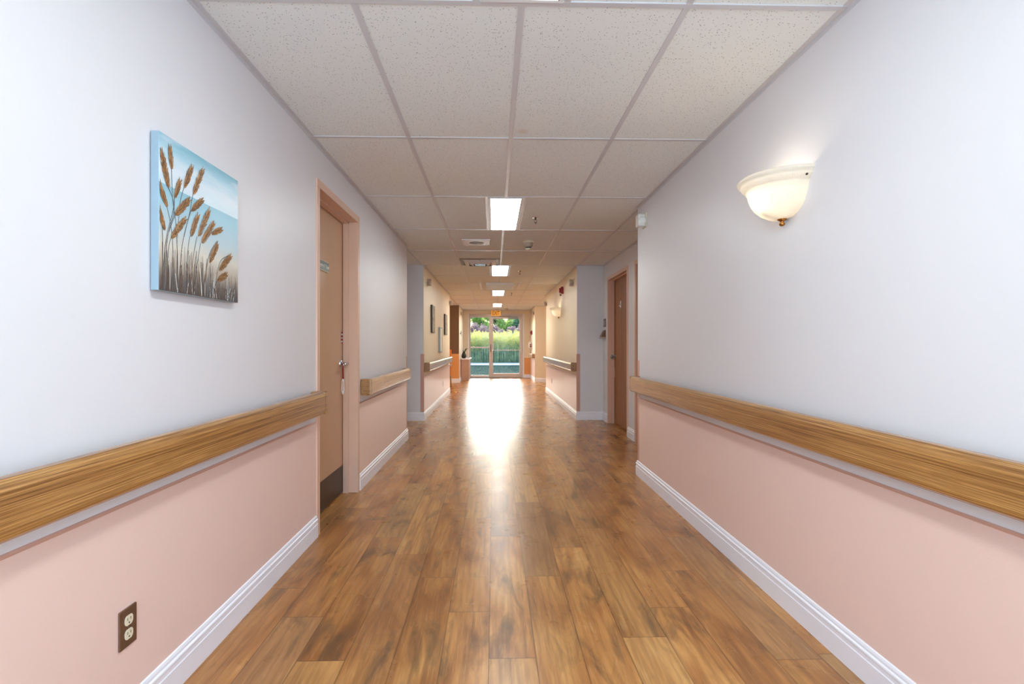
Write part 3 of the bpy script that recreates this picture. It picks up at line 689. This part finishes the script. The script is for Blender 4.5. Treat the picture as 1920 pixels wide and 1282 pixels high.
for y, lb in zip(lamps_y[1:], labs[1:]): 
    q = dup(L0, (0.101, y+0.012, ZC-0.004), lb)
    if y > 10:                                                # the far lamps are warmer tubes
        for ch in q.children:
            if ch.name.startswith('diffuser'): ch.data = warm.data

sp = thing('ceiling_speaker', 'small square white ceiling speaker plate with round grey grille', 'speaker', (-0.212, 6.18, ZC))
mb = MB(); mb.bbox(-0.165, 0.165, -0.165, 0.165, -0.012, 0, 0.003); mb.build('face_plate', M['white_metal'], sp)
mb = MB(); mb.lathe([(0, -0.0165), (0.06, -0.016), (0.085, -0.014), (0.088, -0.0121)], (0, 0, 0), 32); mb.build('round_grille', M['vent_grey'], sp)
for a, b in ((-1, -1), (-1, 1), (1, -1), (1, 1)):
    mb = MB(); mb.lathe([(0, -0.0145), (0.005, -0.014), (0.006, -0.012)], (a*0.145, b*0.145, 0), 10); mb.build('screw', M['dark_metal'], sp)

dv = thing('louvred_vent', 'square louvred ceiling vent with shiny nested frames', 'air vent', (-0.204, 7.655, ZC))
def sqring(mb, r0, z0, r1, z1, t=0.0015):
    for k in range(4):
        c, s = [(1, 0), (0, 1), (-1, 0), (0, -1)][k]
        rot = lambda p: (p[0]*c-p[1]*s, p[0]*s+p[1]*c, p[2])
        mb.add([rot(p) for p in ((-r0, -r0, z0), (r0, -r0, z0), (r1, -r1, z1), (-r1, -r1, z1))], [(0, 1, 2, 3)])
        mb.add([rot(p) for p in ((-r0, -r0, z0+t), (r0, -r0, z0+t), (r1, -r1, z1+t), (-r1, -r1, z1+t))], [(0, 1, 2, 3)])
mb = MB(); mb.box(-0.29, 0.29, -0.29, 0.29, -0.002, 0.001); mb.build('dark_throat', M['dark_metal'], dv)
for nm, r0, z0, r1, z1 in (('outer_frame', 0.297, -0.004, 0.262, -0.012), ('louvre', 0.235, -0.010, 0.165, -0.040), ('louvre', 0.165, -0.016, 0.100, -0.052)):
    mb = MB(); sqring(mb, r0, z0, r1, z1); mb.build(nm, M['grey_metal'] if nm == 'outer_frame' else M['white_metal'], dv)
mb = MB(); mb.bbox(-0.075, 0.075, -0.075, 0.075, -0.05, -0.046, 0.001); mb.build('centre_plate', M['chrome'], dv)
mb = MB()
for s in (-1, 1): mb.box(s*0.29-0.004, s*0.29+0.004, -0.29, 0.29, -0.008, 0.0)
mb.box(-0.004, 0.004, -0.25, 0.25, -0.02, -0.002); mb.build('cross_bar', M['dark_metal'], dv)

cp = thing('ceiling_panel', 'wide pale grey ceiling panel with slim white bars each side', 'ceiling panel', (0.115, 10.66, ZC))
mb = MB(); mb.bbox(-0.28, 0.28, -0.48, 0.48, -0.045, 0, 0.006); mb.build('panel_frame', M['white_metal'], cp)
mb = MB(); mb.box(-0.262, 0.262, -0.462, 0.462, -0.047, -0.0445); mb.build('panel_face', M['panel_grey'], cp)
for s in (-1, 1):
    mb = MB(); mb.bbox(s*0.385-0.018, s*0.385+0.018, -0.55, 0.55, -0.03, 0, 0.004); mb.build('side_bar', M['white_metal'], cp)

def smoke(x, y, label):
    r = thing('smoke_detector', label, 'smoke detector', (x, y, ZC), 0, 'smoke detectors on the ceiling')
    mb = MB(); mb.lathe([(0.0, 0), (0.066, 0), (0.066, -0.014), (0.058, -0.018)], seg=28); mb.build('base_ring', M['ivory'], r)
    mb = MB(); mb.lathe([(0.058, -0.016), (0.052, -0.050), (0.042, -0.068), (0.033, -0.070)], seg=28); mb.build('body', M['taupe'], r)
    mb = MB(); mb.lathe([(0.034, -0.068), (0.034, -0.084)], seg=28); mb.build('dark_slot', M['black'], r)
    mb = MB(); mb.lathe([(0.036, -0.084), (0.036, -0.094), (0.028, -0.098), (0, -0.099)], seg=28); mb.build('cap', M['ivory'], r)
    return r
sm = smoke(0.414, 6.14, 'near smoke detector, hanging from the tile right of the speaker plate')
dup(sm, (0.42, 17.1, ZC), 'far smoke detector on the ceiling just before the EXIT sign')
def sprink(x, y, label):
    r = thing('sprinkler', label, 'sprinkler', (x, y, ZC), 0, 'fire sprinklers right of the lights')
    mb = MB(); mb.lathe([(0, -0.003), (0.030, -0.003), (0.036, 0)], seg=24); mb.build('escutcheon', M['chrome'], r)
    mb = MB(); mb.tube([(0, 0, 0), (0, 0, -0.018)], 0.009, 10)
    for s in (-1, 1): mb.tube([(s*0.006, 0, -0.016), (s*0.014, 0, -0.028), (s*0.004, 0, -0.046)], 0.0025, 6)
    mb.build('frame_arms', M['dark_metal'], r)
    mb = MB(); mb.lathe([(0, -0.050), (0.018, -0.049), (0.018, -0.047), (0, -0.046)], seg=16); mb.tube([(0, 0, -0.046), (0, 0, -0.06)], 0.004, 8); mb.build('deflector', M['dark_metal'], r)
    return r
sk = sprink(0.405, 5.0, 'nearest fire sprinkler, right of the first ceiling light')
dup(sk, (0.436, 8.6, ZC), 'second fire sprinkler, right of the second ceiling light')
dup(sk, (0.42, 12.2, ZC), 'third fire sprinkler, right of the third ceiling light')
dup(sk, (0.40, 15.9, ZC), 'farthest fire sprinkler, right of the last ceiling light')

# ------------------------------------------------------------------ small wall boxes near the ceiling
def sensor(x, y, z, rz, label, mat='white_plastic'):
    r = thing('motion_sensor', label, 'wall sensor', (x, y, z), rz, 'small wall sensors near the ceiling')
    mb = MB(); mb.bbox(0, 0.010, -0.055, 0.055, -0.058, 0.062, 0.003); mb.build('mounting_plate', M['ivory'], r)
    mb = MB(); mb.bbox(0.010, 0.070, -0.045, 0.045, -0.05, 0.052, 0.006); mb.build('housing', M[mat], r)
    mb = MB(); n = 12
    mb.lathe([(0.034, 0), (0.030, 0.010), (0.020, 0.017), (0, 0.020)], (0.036, -0.045 if rz == 0 else 0.045, -0.005), 20, axis=1)
    # domed lens faces the camera
    o = mb.build('domed_lens', M['letter_white'] if mat == 'white_plastic' else M[mat], r)
    if rz == 0:
        o.scale = (1, -1, 1); o.location = (0, -0.09, 0)
    return r
sensor(XR, 4.38, 2.238, PI, 'white box sensor high at the end of the near right wall')
sensor(XL, 8.35, 2.19, 0, 'small grey box sensor high on the left alcove corner', 'taupe')
sensor(XR, 8.35, 2.19, PI, 'small grey box sensor high on the right alcove corner above the red alarm', 'taupe')
sensor(XL, 12.5, 2.19, 0, 'small tan box high at the far corner of the middle left wall', 'taupe')
sensor(XR, 12.6, 2.19, PI, 'small tan box high at the far corner of the middle right wall', 'taupe')
sensor(XL, 16.6, 2.20, 0, 'tiny tan box high on the far left wall beside the exit', 'taupe')
sensor(XR, 16.6, 2.20, PI, 'tiny tan box high on the far right wall beside the exit', 'taupe')

# ------------------------------------------------------------------ fire alarm devices
def alarm(x, y, z, rz, label):
    r = thing('fire_alarm', label, 'fire alarm', (x, y, z), rz, 'red fire alarm sounders')
    mb = MB(); mb.bbox(0, 0.045, -0.060, 0.060, -0.065, 0.065, 0.006); mb.build('sounder_box', M['red'], r)
    mb = MB(); mb.bbox(0.045, 0.075, -0.035, 0.035, -0.045, 0.045, 0.01); mb.build('strobe_lens', M['red'], r)
    return r
a1_ = alarm(XR, 9.62, 2.20, PI, 'dark red alarm sounder high above the small sconce')
mb = MB(); mb.bbox(0, 0.03, -0.30, -0.22, -0.075, 0.06, 0.004); mb.build('side_plate', M['brown_plate'], a1_)
dup(a1_, (XR, 17.4, 1.60), 'round dark red alarm on the far right wall above the pull station')
ps = thing('pull_station', 'red and white fire pull station on the far right wall', 'fire pull station', (XR, 17.6, 1.15), PI)
mb = MB(); mb.bbox(0, 0.10, -0.09, 0.09, -0.08, 0.13, 0.01); mb.build('clear_guard', M['white_plastic'], ps)
mb = MB(); mb.bbox(0.02, 0.075, 0.09, 0.105, -0.05, 0.06, 0.006); mb.build('red_body', M['red'], ps)
mb = MB(); mb.bbox(0.03, 0.065, 0.105, 0.112, 0.0, 0.02, 0.003); mb.build('pull_lever', M['white_plastic'], ps)

# ------------------------------------------------------------------ outlets
def outlet(x, y, z, rz, label, plate, face):
    r = thing('wall_outlet', label, 'outlet', (x, y, z), rz, 'duplex wall outlets')
    mb = MB(); mb.bbox(0.0, 0.006, -0.035, 0.035, -0.057, 0.057, 0.0018); mb.build('cover_plate', plate, r)
    for k in (-1, 1):
        zc = k*0.0205; mb = MB()
        pts = []
        for i in range(24):
            a = 2*PI*i/24; pts.append((max(-0.0165, min(0.0165, 0.0175*math.cos(a))), zc+max(-0.0145, min(0.0145, 0.0175*math.sin(a)))))
        mb.prism(pts, 0, 0.0055, 0.0080); rc = mb.build('receptacle', face, r)
        mb = MB()
        for s in (-1, 1): mb.box(0.0079, 0.0083, s*0.0062-0.0010, s*0.0062+0.0010, zc+0.000, zc+0.0075)
        mb.lathe([(0, 0.0083), (0.0026, 0.0083), (0.0026, 0.0079)], (0, 0, zc-0.0075), 12, axis=0); mb.build('slots', M['black'], rc)
    mb = MB(); mb.lathe([(0, 0.0075), (0.003, 0.007), (0.0035, 0.006)], (0, 0, 0), 12, axis=0); mb.build('screw', plate, r)
    return r
outlet(XL+0.0025, 1.541, 0.337, 0, 'brown duplex outlet low on the near left wall', M['brown_plate'], M['ivory'])
outlet(XL+0.0025, 10.95, 0.35, 0, 'tiny white outlet below the middle left handrail', M['white_plastic'], M['white_plastic'])
outlet(XR-0.0025, 11.45, 0.37, PI, 'tiny white outlet below the middle right handrail', M['white_plastic'], M['white_plastic'])

# ------------------------------------------------------------------ reed painting on the left wall
PY0, PZ0, PW, PH, PT = 1.645, 1.345, 0.500, 0.505, 0.030
pt = thing('canvas_painting', 'unframed canvas of brown reeds before pale blue sea on left wall', 'painting', (XL, PY0, PZ0))
mb = MB(); mb.bbox(0.004, PT-0.0012, 0, PW, 0, PH, 0.002); cv = mb.build('stretched_canvas', M['canvas_side'], pt)
mb = MB(); mb.box(PT-0.0012, PT, 0.001, PW-0.001, 0.001, PH-0.001); mb.build('painted_front', M['canvas'], cv)
HEADS = [((0.0473, 0.3362), (0.0109, 0.4386), 0.0316), ((0.0624, 0.403), (0.0533, 0.4641), 0.0208), ((0.0777, 0.3141), (0.1052, 0.3784), 0.0226), ((0.1295, 0.3638), (0.1733, 0.4487), 0.0271), ((0.182, 0.3569), (0.2413, 0.4644), 0.0287), ((0.0399, 0.2725), (-0.0012, 0.3351), 0.0216), ((0.08, 0.2568), (0.1587, 0.3324), 0.0284), ((0.1698, 0.2948), (0.2386, 0.3525), 0.0252), ((0.0274, 0.1942), (-0.0012, 0.2523), 0.0186), ((0.0601, 0.1777), (0.1361, 0.2585), 0.0264), ((0.1673, 0.2052), (0.2112, 0.29), 0.0266), ((0.2139, 0.2151), (0.2832, 0.3273), 0.0314), ((0.2358, 0.1961), (0.3128, 0.2867), 0.0322), ((0.3008, 0.2418), (0.3674, 0.276), 0.0217), ((0.2861, 0.1329), (0.3412, 0.2143), 0.0285), ((0.3516, 0.1127), (0.441, 0.1861), 0.0325), ((0.3412, 0.0722), (0.4052, 0.105), 0.0265)]
STEMS = [[(0.0473, 0.3362), (0.0739, 0.2913), (0.0473, 0.2082), (0.0289, 0.1383), (0.0216, 0.0062)], [(0.0624, 0.403), (0.0677, 0.3088), (0.0855, 0.2266), (0.0933, 0.1311), (0.0973, 0.0146)], [(0.0777, 0.3141), (0.0739, 0.2624), (0.0473, 0.1939), (0.0362, 0.1209), (0.0473, 0.0091)], [(0.1295, 0.3638), (0.1092, 0.3109), (0.1012, 0.2548), (0.0933, 0.1798), (0.091, 0.0333)], [(0.182, 0.3569), (0.1587, 0.2742), (0.1295, 0.1972), (0.1132, 0.1198), (0.1213, 0.0123)], [(0.0399, 0.2725), (0.0624, 0.2021), (0.07, 0.1269), (0.0739, 0.0168)], [(0.08, 0.2568), (0.0511, 0.1995), (0.0362, 0.1538), (0.0473, 0.0754), (0.0511, 0.0047)], [(0.1698, 0.2948), (0.1419, 0.2299), (0.1213, 0.1608), (0.1092, 0.0847), (0.1052, 0.0253)], [(0.0601, 0.1777), (0.0473, 0.1371), (0.0436, 0.0039)], [(0.163, 0.2043), (0.1503, 0.1412), (0.1419, 0.0145)], [(0.2067, 0.2136), (0.1846, 0.1371), (0.163, 0.0168)], [(0.2293, 0.1948), (0.2112, 0.1261), (0.189, 0.0144)], [(0.3412, 0.2199), (0.2959, 0.1781), (0.2716, 0.1199), (0.2479, 0.0259)], [(0.441, 0.1873), (0.378, 0.162), (0.3464, 0.1203), (0.3158, 0.0167)], [(0.3412, 0.0722), (0.3259, 0.0509), (0.3108, 0.0107)], [(0.0144, 0.2099), (0.018, 0.1409), (0.0144, 0.0101)]]
rr = random.Random(5); mb = MB()
def ribbon(mb, pts, w, mi, x):
    for i in range(len(pts)-1):
        (a, b), (c, d) = pts[i], pts[i+1]; L = math.hypot(c-a, d-b) or 1; nx, nz = -(d-b)/L*w/2, (c-a)/L*w/2
        mb.add([(x, a-nx, b-nz), (x, a+nx, b+nz), (x, c+nx, d+nz), (x, c-nx, d-nz), (x+0.0006, (a+c)/2, (b+d)/2)], [(0, 1, 4), (1, 2, 4), (2, 3, 4), (3, 0, 4)], mi)
def smooth_path(p, n=14):
    out = []
    for i in range(len(p)-1):
        p0 = p[max(i-1, 0)]; p1 = p[i]; p2 = p[i+1]; p3 = p[min(i+2, len(p)-1)]
        for k in range(n//2):
            t = k/(n//2); out.append(tuple(0.5*((2*p1[j])+(-p0[j]+p2[j])*t+(2*p0[j]-5*p1[j]+4*p2[j]-p3[j])*t*t+(-p0[j]+3*p1[j]-3*p2[j]+p3[j])*t**3) for j in (0, 1)))
    out.append(p[-1]); return out
clampz = lambda q: [(min(max(a, 0.003), PW-0.003), min(max(b, 0.003), PH-0.003)) for a, b in q]
# grass blades at the foot
for k in range(150):
    y = rr.uniform(0.01, PW-0.01); h = rr.uniform(0.03, 0.13)*(1.25 if y < 0.3 else 0.8); dx = rr.uniform(-0.012, 0.016)
    ribbon(mb, clampz([(y, 0.003), (y+dx*0.4, h*0.5), (y+dx, h)]), rr.uniform(0.0012, 0.0026), rr.choice([1, 1, 1, 2, 2, 3]), PT+0.0002)
for s in STEMS:
    sp_ = clampz(smooth_path(s)); ribbon(mb, sp_, 0.0030, 2, PT+0.0006)
    m = len(sp_)//2; ribbon(mb, clampz([(a+0.0018, b) for a, b in sp_[m:m+m//2]]), 0.0012, 3, PT+0.0010); ribbon(mb, sp_[m:], 0.0022, 1, PT+0.0008)
for (a, b), (c, d), wd in HEADS:
    L = math.hypot(c-a, d-b); ux, uz = (c-a)/L, (d-b)/L; bend = 0.10*L*(1 if c > a else -1)
    core = [(a+(c-a)*q, b+(d-b)*q-bend*0.5*q*q*0.5) for q in [i/8 for i in range(9)]]
    for i in range(8):
        ww = wd*0.34*math.sin(PI*min(1, (i/8)*0.85+0.15))**0.7; ribbon(mb, clampz(core[i:i+2]), ww, 0, PT+0.0009)
    for k in range(230):
        t = rr.random()*0.97; side = rr.choice((-1, 1)); prof_ = wd*math.sin(PI*min(1, t*0.9+0.12))**0.6*0.5
        ox = a+(c-a)*t; oz = b+(d-b)*t-bend*0.5*t*t*0.5
        off = side*rr.uniform(0, prof_*0.72); ox += -uz*off; oz += ux*off
        q = 0.016*rr.uniform(0.6, 1.3); tx, tz = ux+(-uz)*side*0.30, uz+ux*side*0.30
        ribbon(mb, clampz([(ox, oz), (ox+tx*q, oz+tz*q)]), 0.0013, rr.choice((0, 0, 0, 4, 1)), PT+0.0012+rr.uniform(0, 0.0012))
mb.build('painted_reeds', [M['reed_head'], M['reed_dark'], M['reed_stem'], M['reed_white'], M['reed_gold']], cv, recalc=False)['label'] = 'raised brown brush strokes of reeds'

# ------------------------------------------------------------------ distant canvases and board
def canvas(y, w, z0, h, label):
    r = thing('small_canvas', label, 'picture', (XL, y, z0), 0, 'dark canvases on the middle left wall')
    mb = MB(); mb.bbox(0.002, 0.034, 0, w, 0, h, 0.002); c = mb.build('stretched_canvas', M['dark_metal'], r)
    mb = MB(); mb.box(0.034, 0.0355, 0.002, w-0.002, 0.002, h-0.002); mb.build('painted_front', M['abstract'], r); return r
canvas(8.82, 0.38, 1.39, 0.475, 'nearer small dark abstract canvas on the middle left wall')
canvas(11.15, 0.50, 1.40, 0.45, 'farther small dark abstract canvas on the middle left wall')
wb = thing('notice_board', 'tall white framed board between the two dark canvases', 'board', (XL, 10.07, 1.025))
mb = MB()
for b in ((0, 0.45, 0, 0.02), (0, 0.45, 0.48, 0.50), (0, 0.02, 0.02, 0.48), (0.43, 0.45, 0.02, 0.48)): mb.bbox(0, 0.035, b[0], b[1], b[2], b[3], 0.002)
mb.build('board_frame', M['grey_metal'], wb)
mb = MB(); mb.box(0, 0.030, 0.02, 0.43, 0.02, 0.48); mb.build('board_face', M['letter_white'], wb)

# plaque and triangular holder next to door_2
pq = thing('room_plaque', 'small grey room plaque left of the wooden alcove door', 'sign', (RAX, 7.87, 1.515), PI)
mb = MB(); mb.bbox(0, 0.008, -0.075, 0.075, -0.062, 0.062, 0.002); mb.build('plaque_back', M['brown_plate'], pq)
mb = MB(); mb.box(0.008, 0.010, -0.065, 0.065, -0.045, 0.035); mb.build('plaque_face', M['grey_metal'], pq)
th = thing('wall_bracket', 'small brown triangular holder below the room plaque', 'bracket', (RAX, 7.87, 1.275), PI)
mb = MB(); mb.prism([(0.0, 0.02), (0.0, 0.13), (0.02, 0.125), (0.07, 0.035), (0.07, 0.02)], 1, -0.06, 0.06); mb.build('holder_body', M['brown_plate'], th)
mb = MB(); mb.bbox(0.0, 0.075, -0.065, 0.065, 0.0, 0.02, 0.003); mb.build('holder_tray', M['taupe'], th)

# ------------------------------------------------------------------ low cabinet with vase, ornament, chair
cb = thing('low_cabinet', 'low brown cabinet with white top beside the exit doors', 'cabinet', (XL+0.02, 16.76, 0))
mb = MB(); mb.bbox(0, 0.24, 0.01, 1.2, 0.0, 0.70, 0.004); mb.build('body', M['cabinet_brown'], cb)
mb = MB(); mb.bbox(0.0, 0.285, -0.01, 1.22, 0.70, 0.735, 0.005); mb.build('top', M['white_metal'], cb)
mb = MB(); mb.bbox(0.24, 0.255, 0.03, 0.60, 0.08, 0.66, 0.003); dd = mb.build('cabinet_door', M['cabinet_brown'], cb)
mb = MB(); mb.tube([(0.258, 0.55, 0.36), (0.275, 0.55, 0.37), (0.275, 0.55, 0.45), (0.258, 0.55, 0.46)], 0.005, 8); mb.build('handle', M['chrome'], dd)
vp = thing('potted_plant', 'black vase with thin green leaves on the low cabinet', 'plant', (XL+0.10, 16.86, 0.735))
mb = MB(); mb.lathe([(0, 0), (0.045, 0), (0.075, 0.04), (0.082, 0.09), (0.062, 0.15), (0.040, 0.19), (0.048, 0.215), (0.040, 0.212), (0.032, 0.19), (0, 0.18)], seg=24); mb.build('vase', M['vase'], vp)
rl = random.Random(11)
for k in range(12):
    a = rl.uniform(-1.0, 1.0) if k < 7 else rl.uniform(0, 2*PI); L = rl.uniform(0.12, 0.28); h = rl.uniform(0.0, 0.12)
    if math.cos(a)*L < -0.08: L = 0.08
    mb = MB(); d = Vector((math.cos(a), math.sin(a), 0)); n = Vector((-d.y, d.x, 0)); pts = []
    for i in range(6):
        t = i/5; p = d*(L*t)+Vector((0, 0, 0.19+h*math.sin(t*PI*0.8)+0.06*t)); wd = 0.016*math.sin(PI*(0.08+0.9*t)); pts += [p+n*wd, p-n*wd]
    mb.add(pts, [(2*i, 2*i+1, 2*i+3, 2*i+2) for i in range(5)]); mb.build('leaf', M['plant_green'], vp, recalc=False)
om = thing('wall_ornament', 'tiny metal ornament on the far left wall above the plant', 'ornament', (XL, 16.5, 1.55))
mb = MB(); mb.tube([(0, 0, 0.06), (0.03, 0, 0.08), (0.045, 0, 0.03), (0.025, 0, -0.02), (0.05, 0, -0.07), (0.02, 0, -0.09)], 0.008, 8); mb.build('metal_scroll', M['grey_metal'], om)
mb = MB(); mb.lathe([(0, 0.03), (0.03, 0.028), (0.032, 0)], seg=16, axis=0); mb.build('rosette', M['grey_metal'], om)

ac = thing('armchair', 'orange upholstered high-back armchair, only its edge showing in the left lounge', 'armchair', (-1.475, 13.9, 0), 0)
mb = MB(); mb.bbox(-0.25, 0.25, -0.28, 0.26, 0.30, 0.46, 0.03); mb.build('seat', M['orange_fabric'], ac)
mb = MB(); mb.prism([(0.24, 0.34), (0.34, 0.34), (0.42, 1.02), (0.36, 1.05), (0.32, 1.02)], 0, -0.29, 0.29); mb.build('backrest', M['orange_fabric'], ac)
for s in (-1, 1):
    mb = MB(); mb.bbox(s*0.285-0.03, s*0.285+0.03, -0.28, 0.30, 0.60, 0.65, 0.012); mb.bbox(s*0.285-0.022, s*0.285+0.022, -0.27, -0.22, 0.30, 0.60, 0.006); mb.build('armrest', M['rail'], ac)
    for yy in (-0.25, 0.30): mb = MB(); mb.tube([(s*0.275, yy, 0.32), (s*0.285, yy*1.05, 0.0)], [0.024, 0.016], 10); mb.build('leg', M['rail'], ac)

# ------------------------------------------------------------------ outside
mb = MB(); mb.box(-45, 45, YE+0.12, 31.5, -0.30, -0.06); lw = mb.build('lawn', M['grass']); tag(lw, 'green lawn beyond the exit doors, its shade put into the colour', 'lawn', kind='structure')
mb = MB(); mb.box(-0.95, 1.1, YE+0.13, YE+1.1, -0.06, -0.02); o = mb.build('door_step', M['rock']); tag(o, 'pale concrete step outside the exit doors', 'step', kind='structure')
mb = MB(); mb.box(-45, 45, 31.5, 35.5, -0.30, -0.05); o = mb.build('path', M['rock']); tag(o, 'pale gravel path crossing beyond the lawn', 'path', kind='structure')
# rising field behind the path
mb = MB(); nx, ny = 40, 24; g_ = []
def hz(x, y):
    t = max(0, (y-35.5)); q = min(t, 16.5)
    return -0.08+0.0118*q*q/(1+q*0.01)-max(0, t-18.5)*0.22*(1 if t < 27 else 27/t)+0.14*mnoise(Vector((x*0.12, y*0.12, 0)))*min(1, t/6)
for j in range(ny+1):
    for i in range(nx+1):
        x = -60+120*i/nx; y = 35.5+54*j/ny; g_.append((x, y, hz(x, y)))
mb.add(g_, [(j*(nx+1)+i, j*(nx+1)+i+1, (j+1)*(nx+1)+i+1, (j+1)*(nx+1)+i) for j in range(ny) for i in range(nx)], 0, True)
o = mb.build('hillside', M['leaf_dark'], recalc=False); tag(o, 'gently rising green hillside behind the flowers', 'hill', kind='structure')

ro = random.Random(21)
def leafq(mb, p, s, mi=0, vert=0.0):
    a = Vector((ro.gauss(0, 1), ro.gauss(0, 1), ro.gauss(0, 1)+vert)).normalized(); b = a.cross(Vector((ro.gauss(0, 1), ro.gauss(0, 1), ro.gauss(0, 1)))).normalized()
    p = Vector(p); mb.add([p-a*s, p+b*s*0.45, p+a*s, p-b*s*0.45], [(0, 1, 2, 3)], mi)
# goldenrod bank
mb = MB()
for k in range(6500):
    x = ro.uniform(-5.5, 6.0); y = 36.0+ro.random()**1.3*5.0; z0 = hz(x, y); h = ro.uniform(1.25, 2.15)
    n = Vector((ro.uniform(-0.05, 0.05), ro.uniform(-0.05, 0.05), h))
    w_ = 0.012; mb.add([(x-w_, y, z0), (x+w_, y, z0), (x+n.x+w_*0.5, y+n.y, z0+h), (x+n.x-w_*0.5, y+n.y, z0+h)], [(0, 1, 2, 3)], 1)
    for q in range(5):
        t = ro.uniform(0.1, 0.8); leafq(mb, (x+n.x*t+ro.uniform(-.08, .08), y+n.y*t, z0+h*t), ro.uniform(0.05, 0.09), 1, 0.8)
    for q in range(7):
        t = ro.uniform(0.62, 1.03); leafq(mb, (x+n.x*t+ro.uniform(-.07, .07), y+n.y*t, z0+h*t), ro.uniform(0.045, 0.08), 0, 0.5)
o = mb.build('goldenrod', [M['leaf_yellow'], M['leaf_stem']], recalc=False); tag(o, 'dense bank of yellow goldenrod behind the gravel path', 'flowers', kind='stuff')
# lawn blades near the door
mb = MB()
for k in range(5000):
    x = ro.uniform(-4, 4); y = 19.6+ro.random()*11.5; h = ro.uniform(0.02, 0.05); dx = ro.uniform(-.03, .03)
    mb.add([(x-0.008, y, -0.06), (x+0.008, y, -0.06), (x+dx, y+ro.uniform(-.02, .02), -0.06+h)], [(0, 1, 2)])
o = mb.build('grass_blades', M['grass'], recalc=False); tag(o, 'short grass blades of the lawn', 'grass', kind='stuff')

def crown(mb, c, r, n, s, mi=0):
    for k in range(n):
        d = Vector((ro.gauss(0, 1), ro.gauss(0, 1), ro.gauss(0, 1))).normalized(); rad = ro.uniform(0.55, 1.0)*(0.8+0.35*mnoise(d*2.3+Vector(c)))
        leafq(mb, (c[0]+d.x*r[0]*rad, c[1]+d.y*r[1]*rad, max(c[2]+d.z*r[2]*rad, hz(c[0], c[1]))), s*ro.uniform(0.7, 1.3), mi)
def shrub(x, y, r, h, label):
    z = hz(x, y); t = thing('shrub', label, 'shrub', (x, y, z), 0, 'purple-brown shrubs behind the goldenrod')
    mb = MB(); crown(mb, (x, y, z+h*0.5), (r, r, h*0.55), 1900, 0.07)
    mb.v = [(a-x, b-y, c-z) for a, b, c in mb.v]; mb.build('foliage', M['leaf_purple'], t, recalc=False)
    mb = MB()
    for k in range(5): a = 2*PI*k/5; mb.tube([(0.05*math.cos(a), 0.05*math.sin(a), -0.1), (0.4*r*math.cos(a), 0.4*r*math.sin(a), h*0.7)], [0.03, 0.012], 6)
    mb.build('stems', M['bark'], t)
SH = [(-2.65, 46, 'front purple-brown shrub at the left of the side light'), (-0.95, 45.8, 'front purple-brown shrub just left of the door mullion'), (0.75, 46.1, 'front purple-brown shrub in the left half of the right pane'), (2.4, 45.8, 'front purple-brown shrub by the right door stile'),
      (-3.5, 48.3, 'rear purple-brown shrub at the far left of the side light'), (-1.8, 48.2, 'rear purple-brown shrub in the middle of the side light'), (0.0, 48.5, 'rear purple-brown shrub behind the left edge of the right pane'), (1.7, 48.1, 'rear purple-brown shrub in the middle of the right pane'), (3.4, 48.4, 'rear purple-brown shrub beyond the right door stile')]
for i, (x, y, lb) in enumerate(SH): shrub(x, y, 0.72, (1.7, 1.95, 1.5, 1.9, 1.6, 1.7, 1.5, 1.4, 1.7)[i], lb)
def tree(x, y, h, r, mat, label):
    z = hz(x, y); t = thing('tree', label, 'tree', (x, y, z), 0, 'trees beyond the exit doors')
    mb = MB(); mb.tube([(0, 0, -0.3), (0.1, 0, h*0.35), (0, 0.1, h*0.75)], [0.18, 0.13, 0.05], 8)
    for k in range(4): a = k*1.7; mb.tube([(0.05, 0, h*0.3+k*0.3), (r*0.6*math.cos(a), r*0.6*math.sin(a), h*0.6+k*0.25)], [0.06, 0.02], 6)
    mb.build('trunk', M['bark'], t)
    mb = MB()
    for k in range(7):
        a = k*0.9+x; q = (x+r*0.45*math.cos(a), y+r*0.45*math.sin(a), z+h*(0.42+0.075*k)); crown(mb, q, (r*0.6, r*0.6, r*0.55), 1100, 0.11)
    mb.v = [(a-x, b-y, c-z) for a, b, c in mb.v]; mb.build('foliage', mat, t, recalc=False)
TR = [(-6.4, 56.5, 3.6, 'leaf_green', 'leftmost light green tree of the front row'), (-3.1, 56, 3.9, 'leaf_dark', 'darker green tree of the front row at the upper left of the side light'),
      (0.1, 56.5, 3.5, 'leaf_green', 'light green front tree behind the door mullion'), (3.1, 56, 2.9, 'leaf_dark', 'darker front tree at the upper right of the right pane'),
      (6.3, 56.5, 3.6, 'leaf_green', 'rightmost light green tree of the front row'), (-4.8, 61, 3.4, 'leaf_green', 'light green rear tree at far left'),
      (-1.5, 61, 3.8, 'leaf_green', 'yellow-green rear tree at the top of the side light'), (1.8, 60.5, 3.2, 'leaf_green', 'yellow-green rear tree at the top middle of the right pane'), (5.1, 61, 2.6, 'leaf_dark', 'dark rear tree at far right')]
for x, y, h, m, lb in TR: tree(x, y, h, 1.4, M[m], lb)
mb = MB(); q = [(-2.2+0.45*i, 52.6+0.5*math.sin(i*0.7)) for i in range(12)]
for a, b in zip(q, q[1:]): mb.add([(a[0], a[1], hz(*a)+0.06), (b[0], b[1], hz(*b)+0.06), (b[0], b[1]+1.3, hz(b[0], b[1]+1.3)+0.06), (a[0], a[1]+1.3, hz(a[0], a[1]+1.3)+0.06)], [(0, 1, 2, 3)])
o = mb.build('hill_track', M['rock'], recalc=False); tag(o, 'pale track on the hillside in front of the trees', 'path', kind='structure')
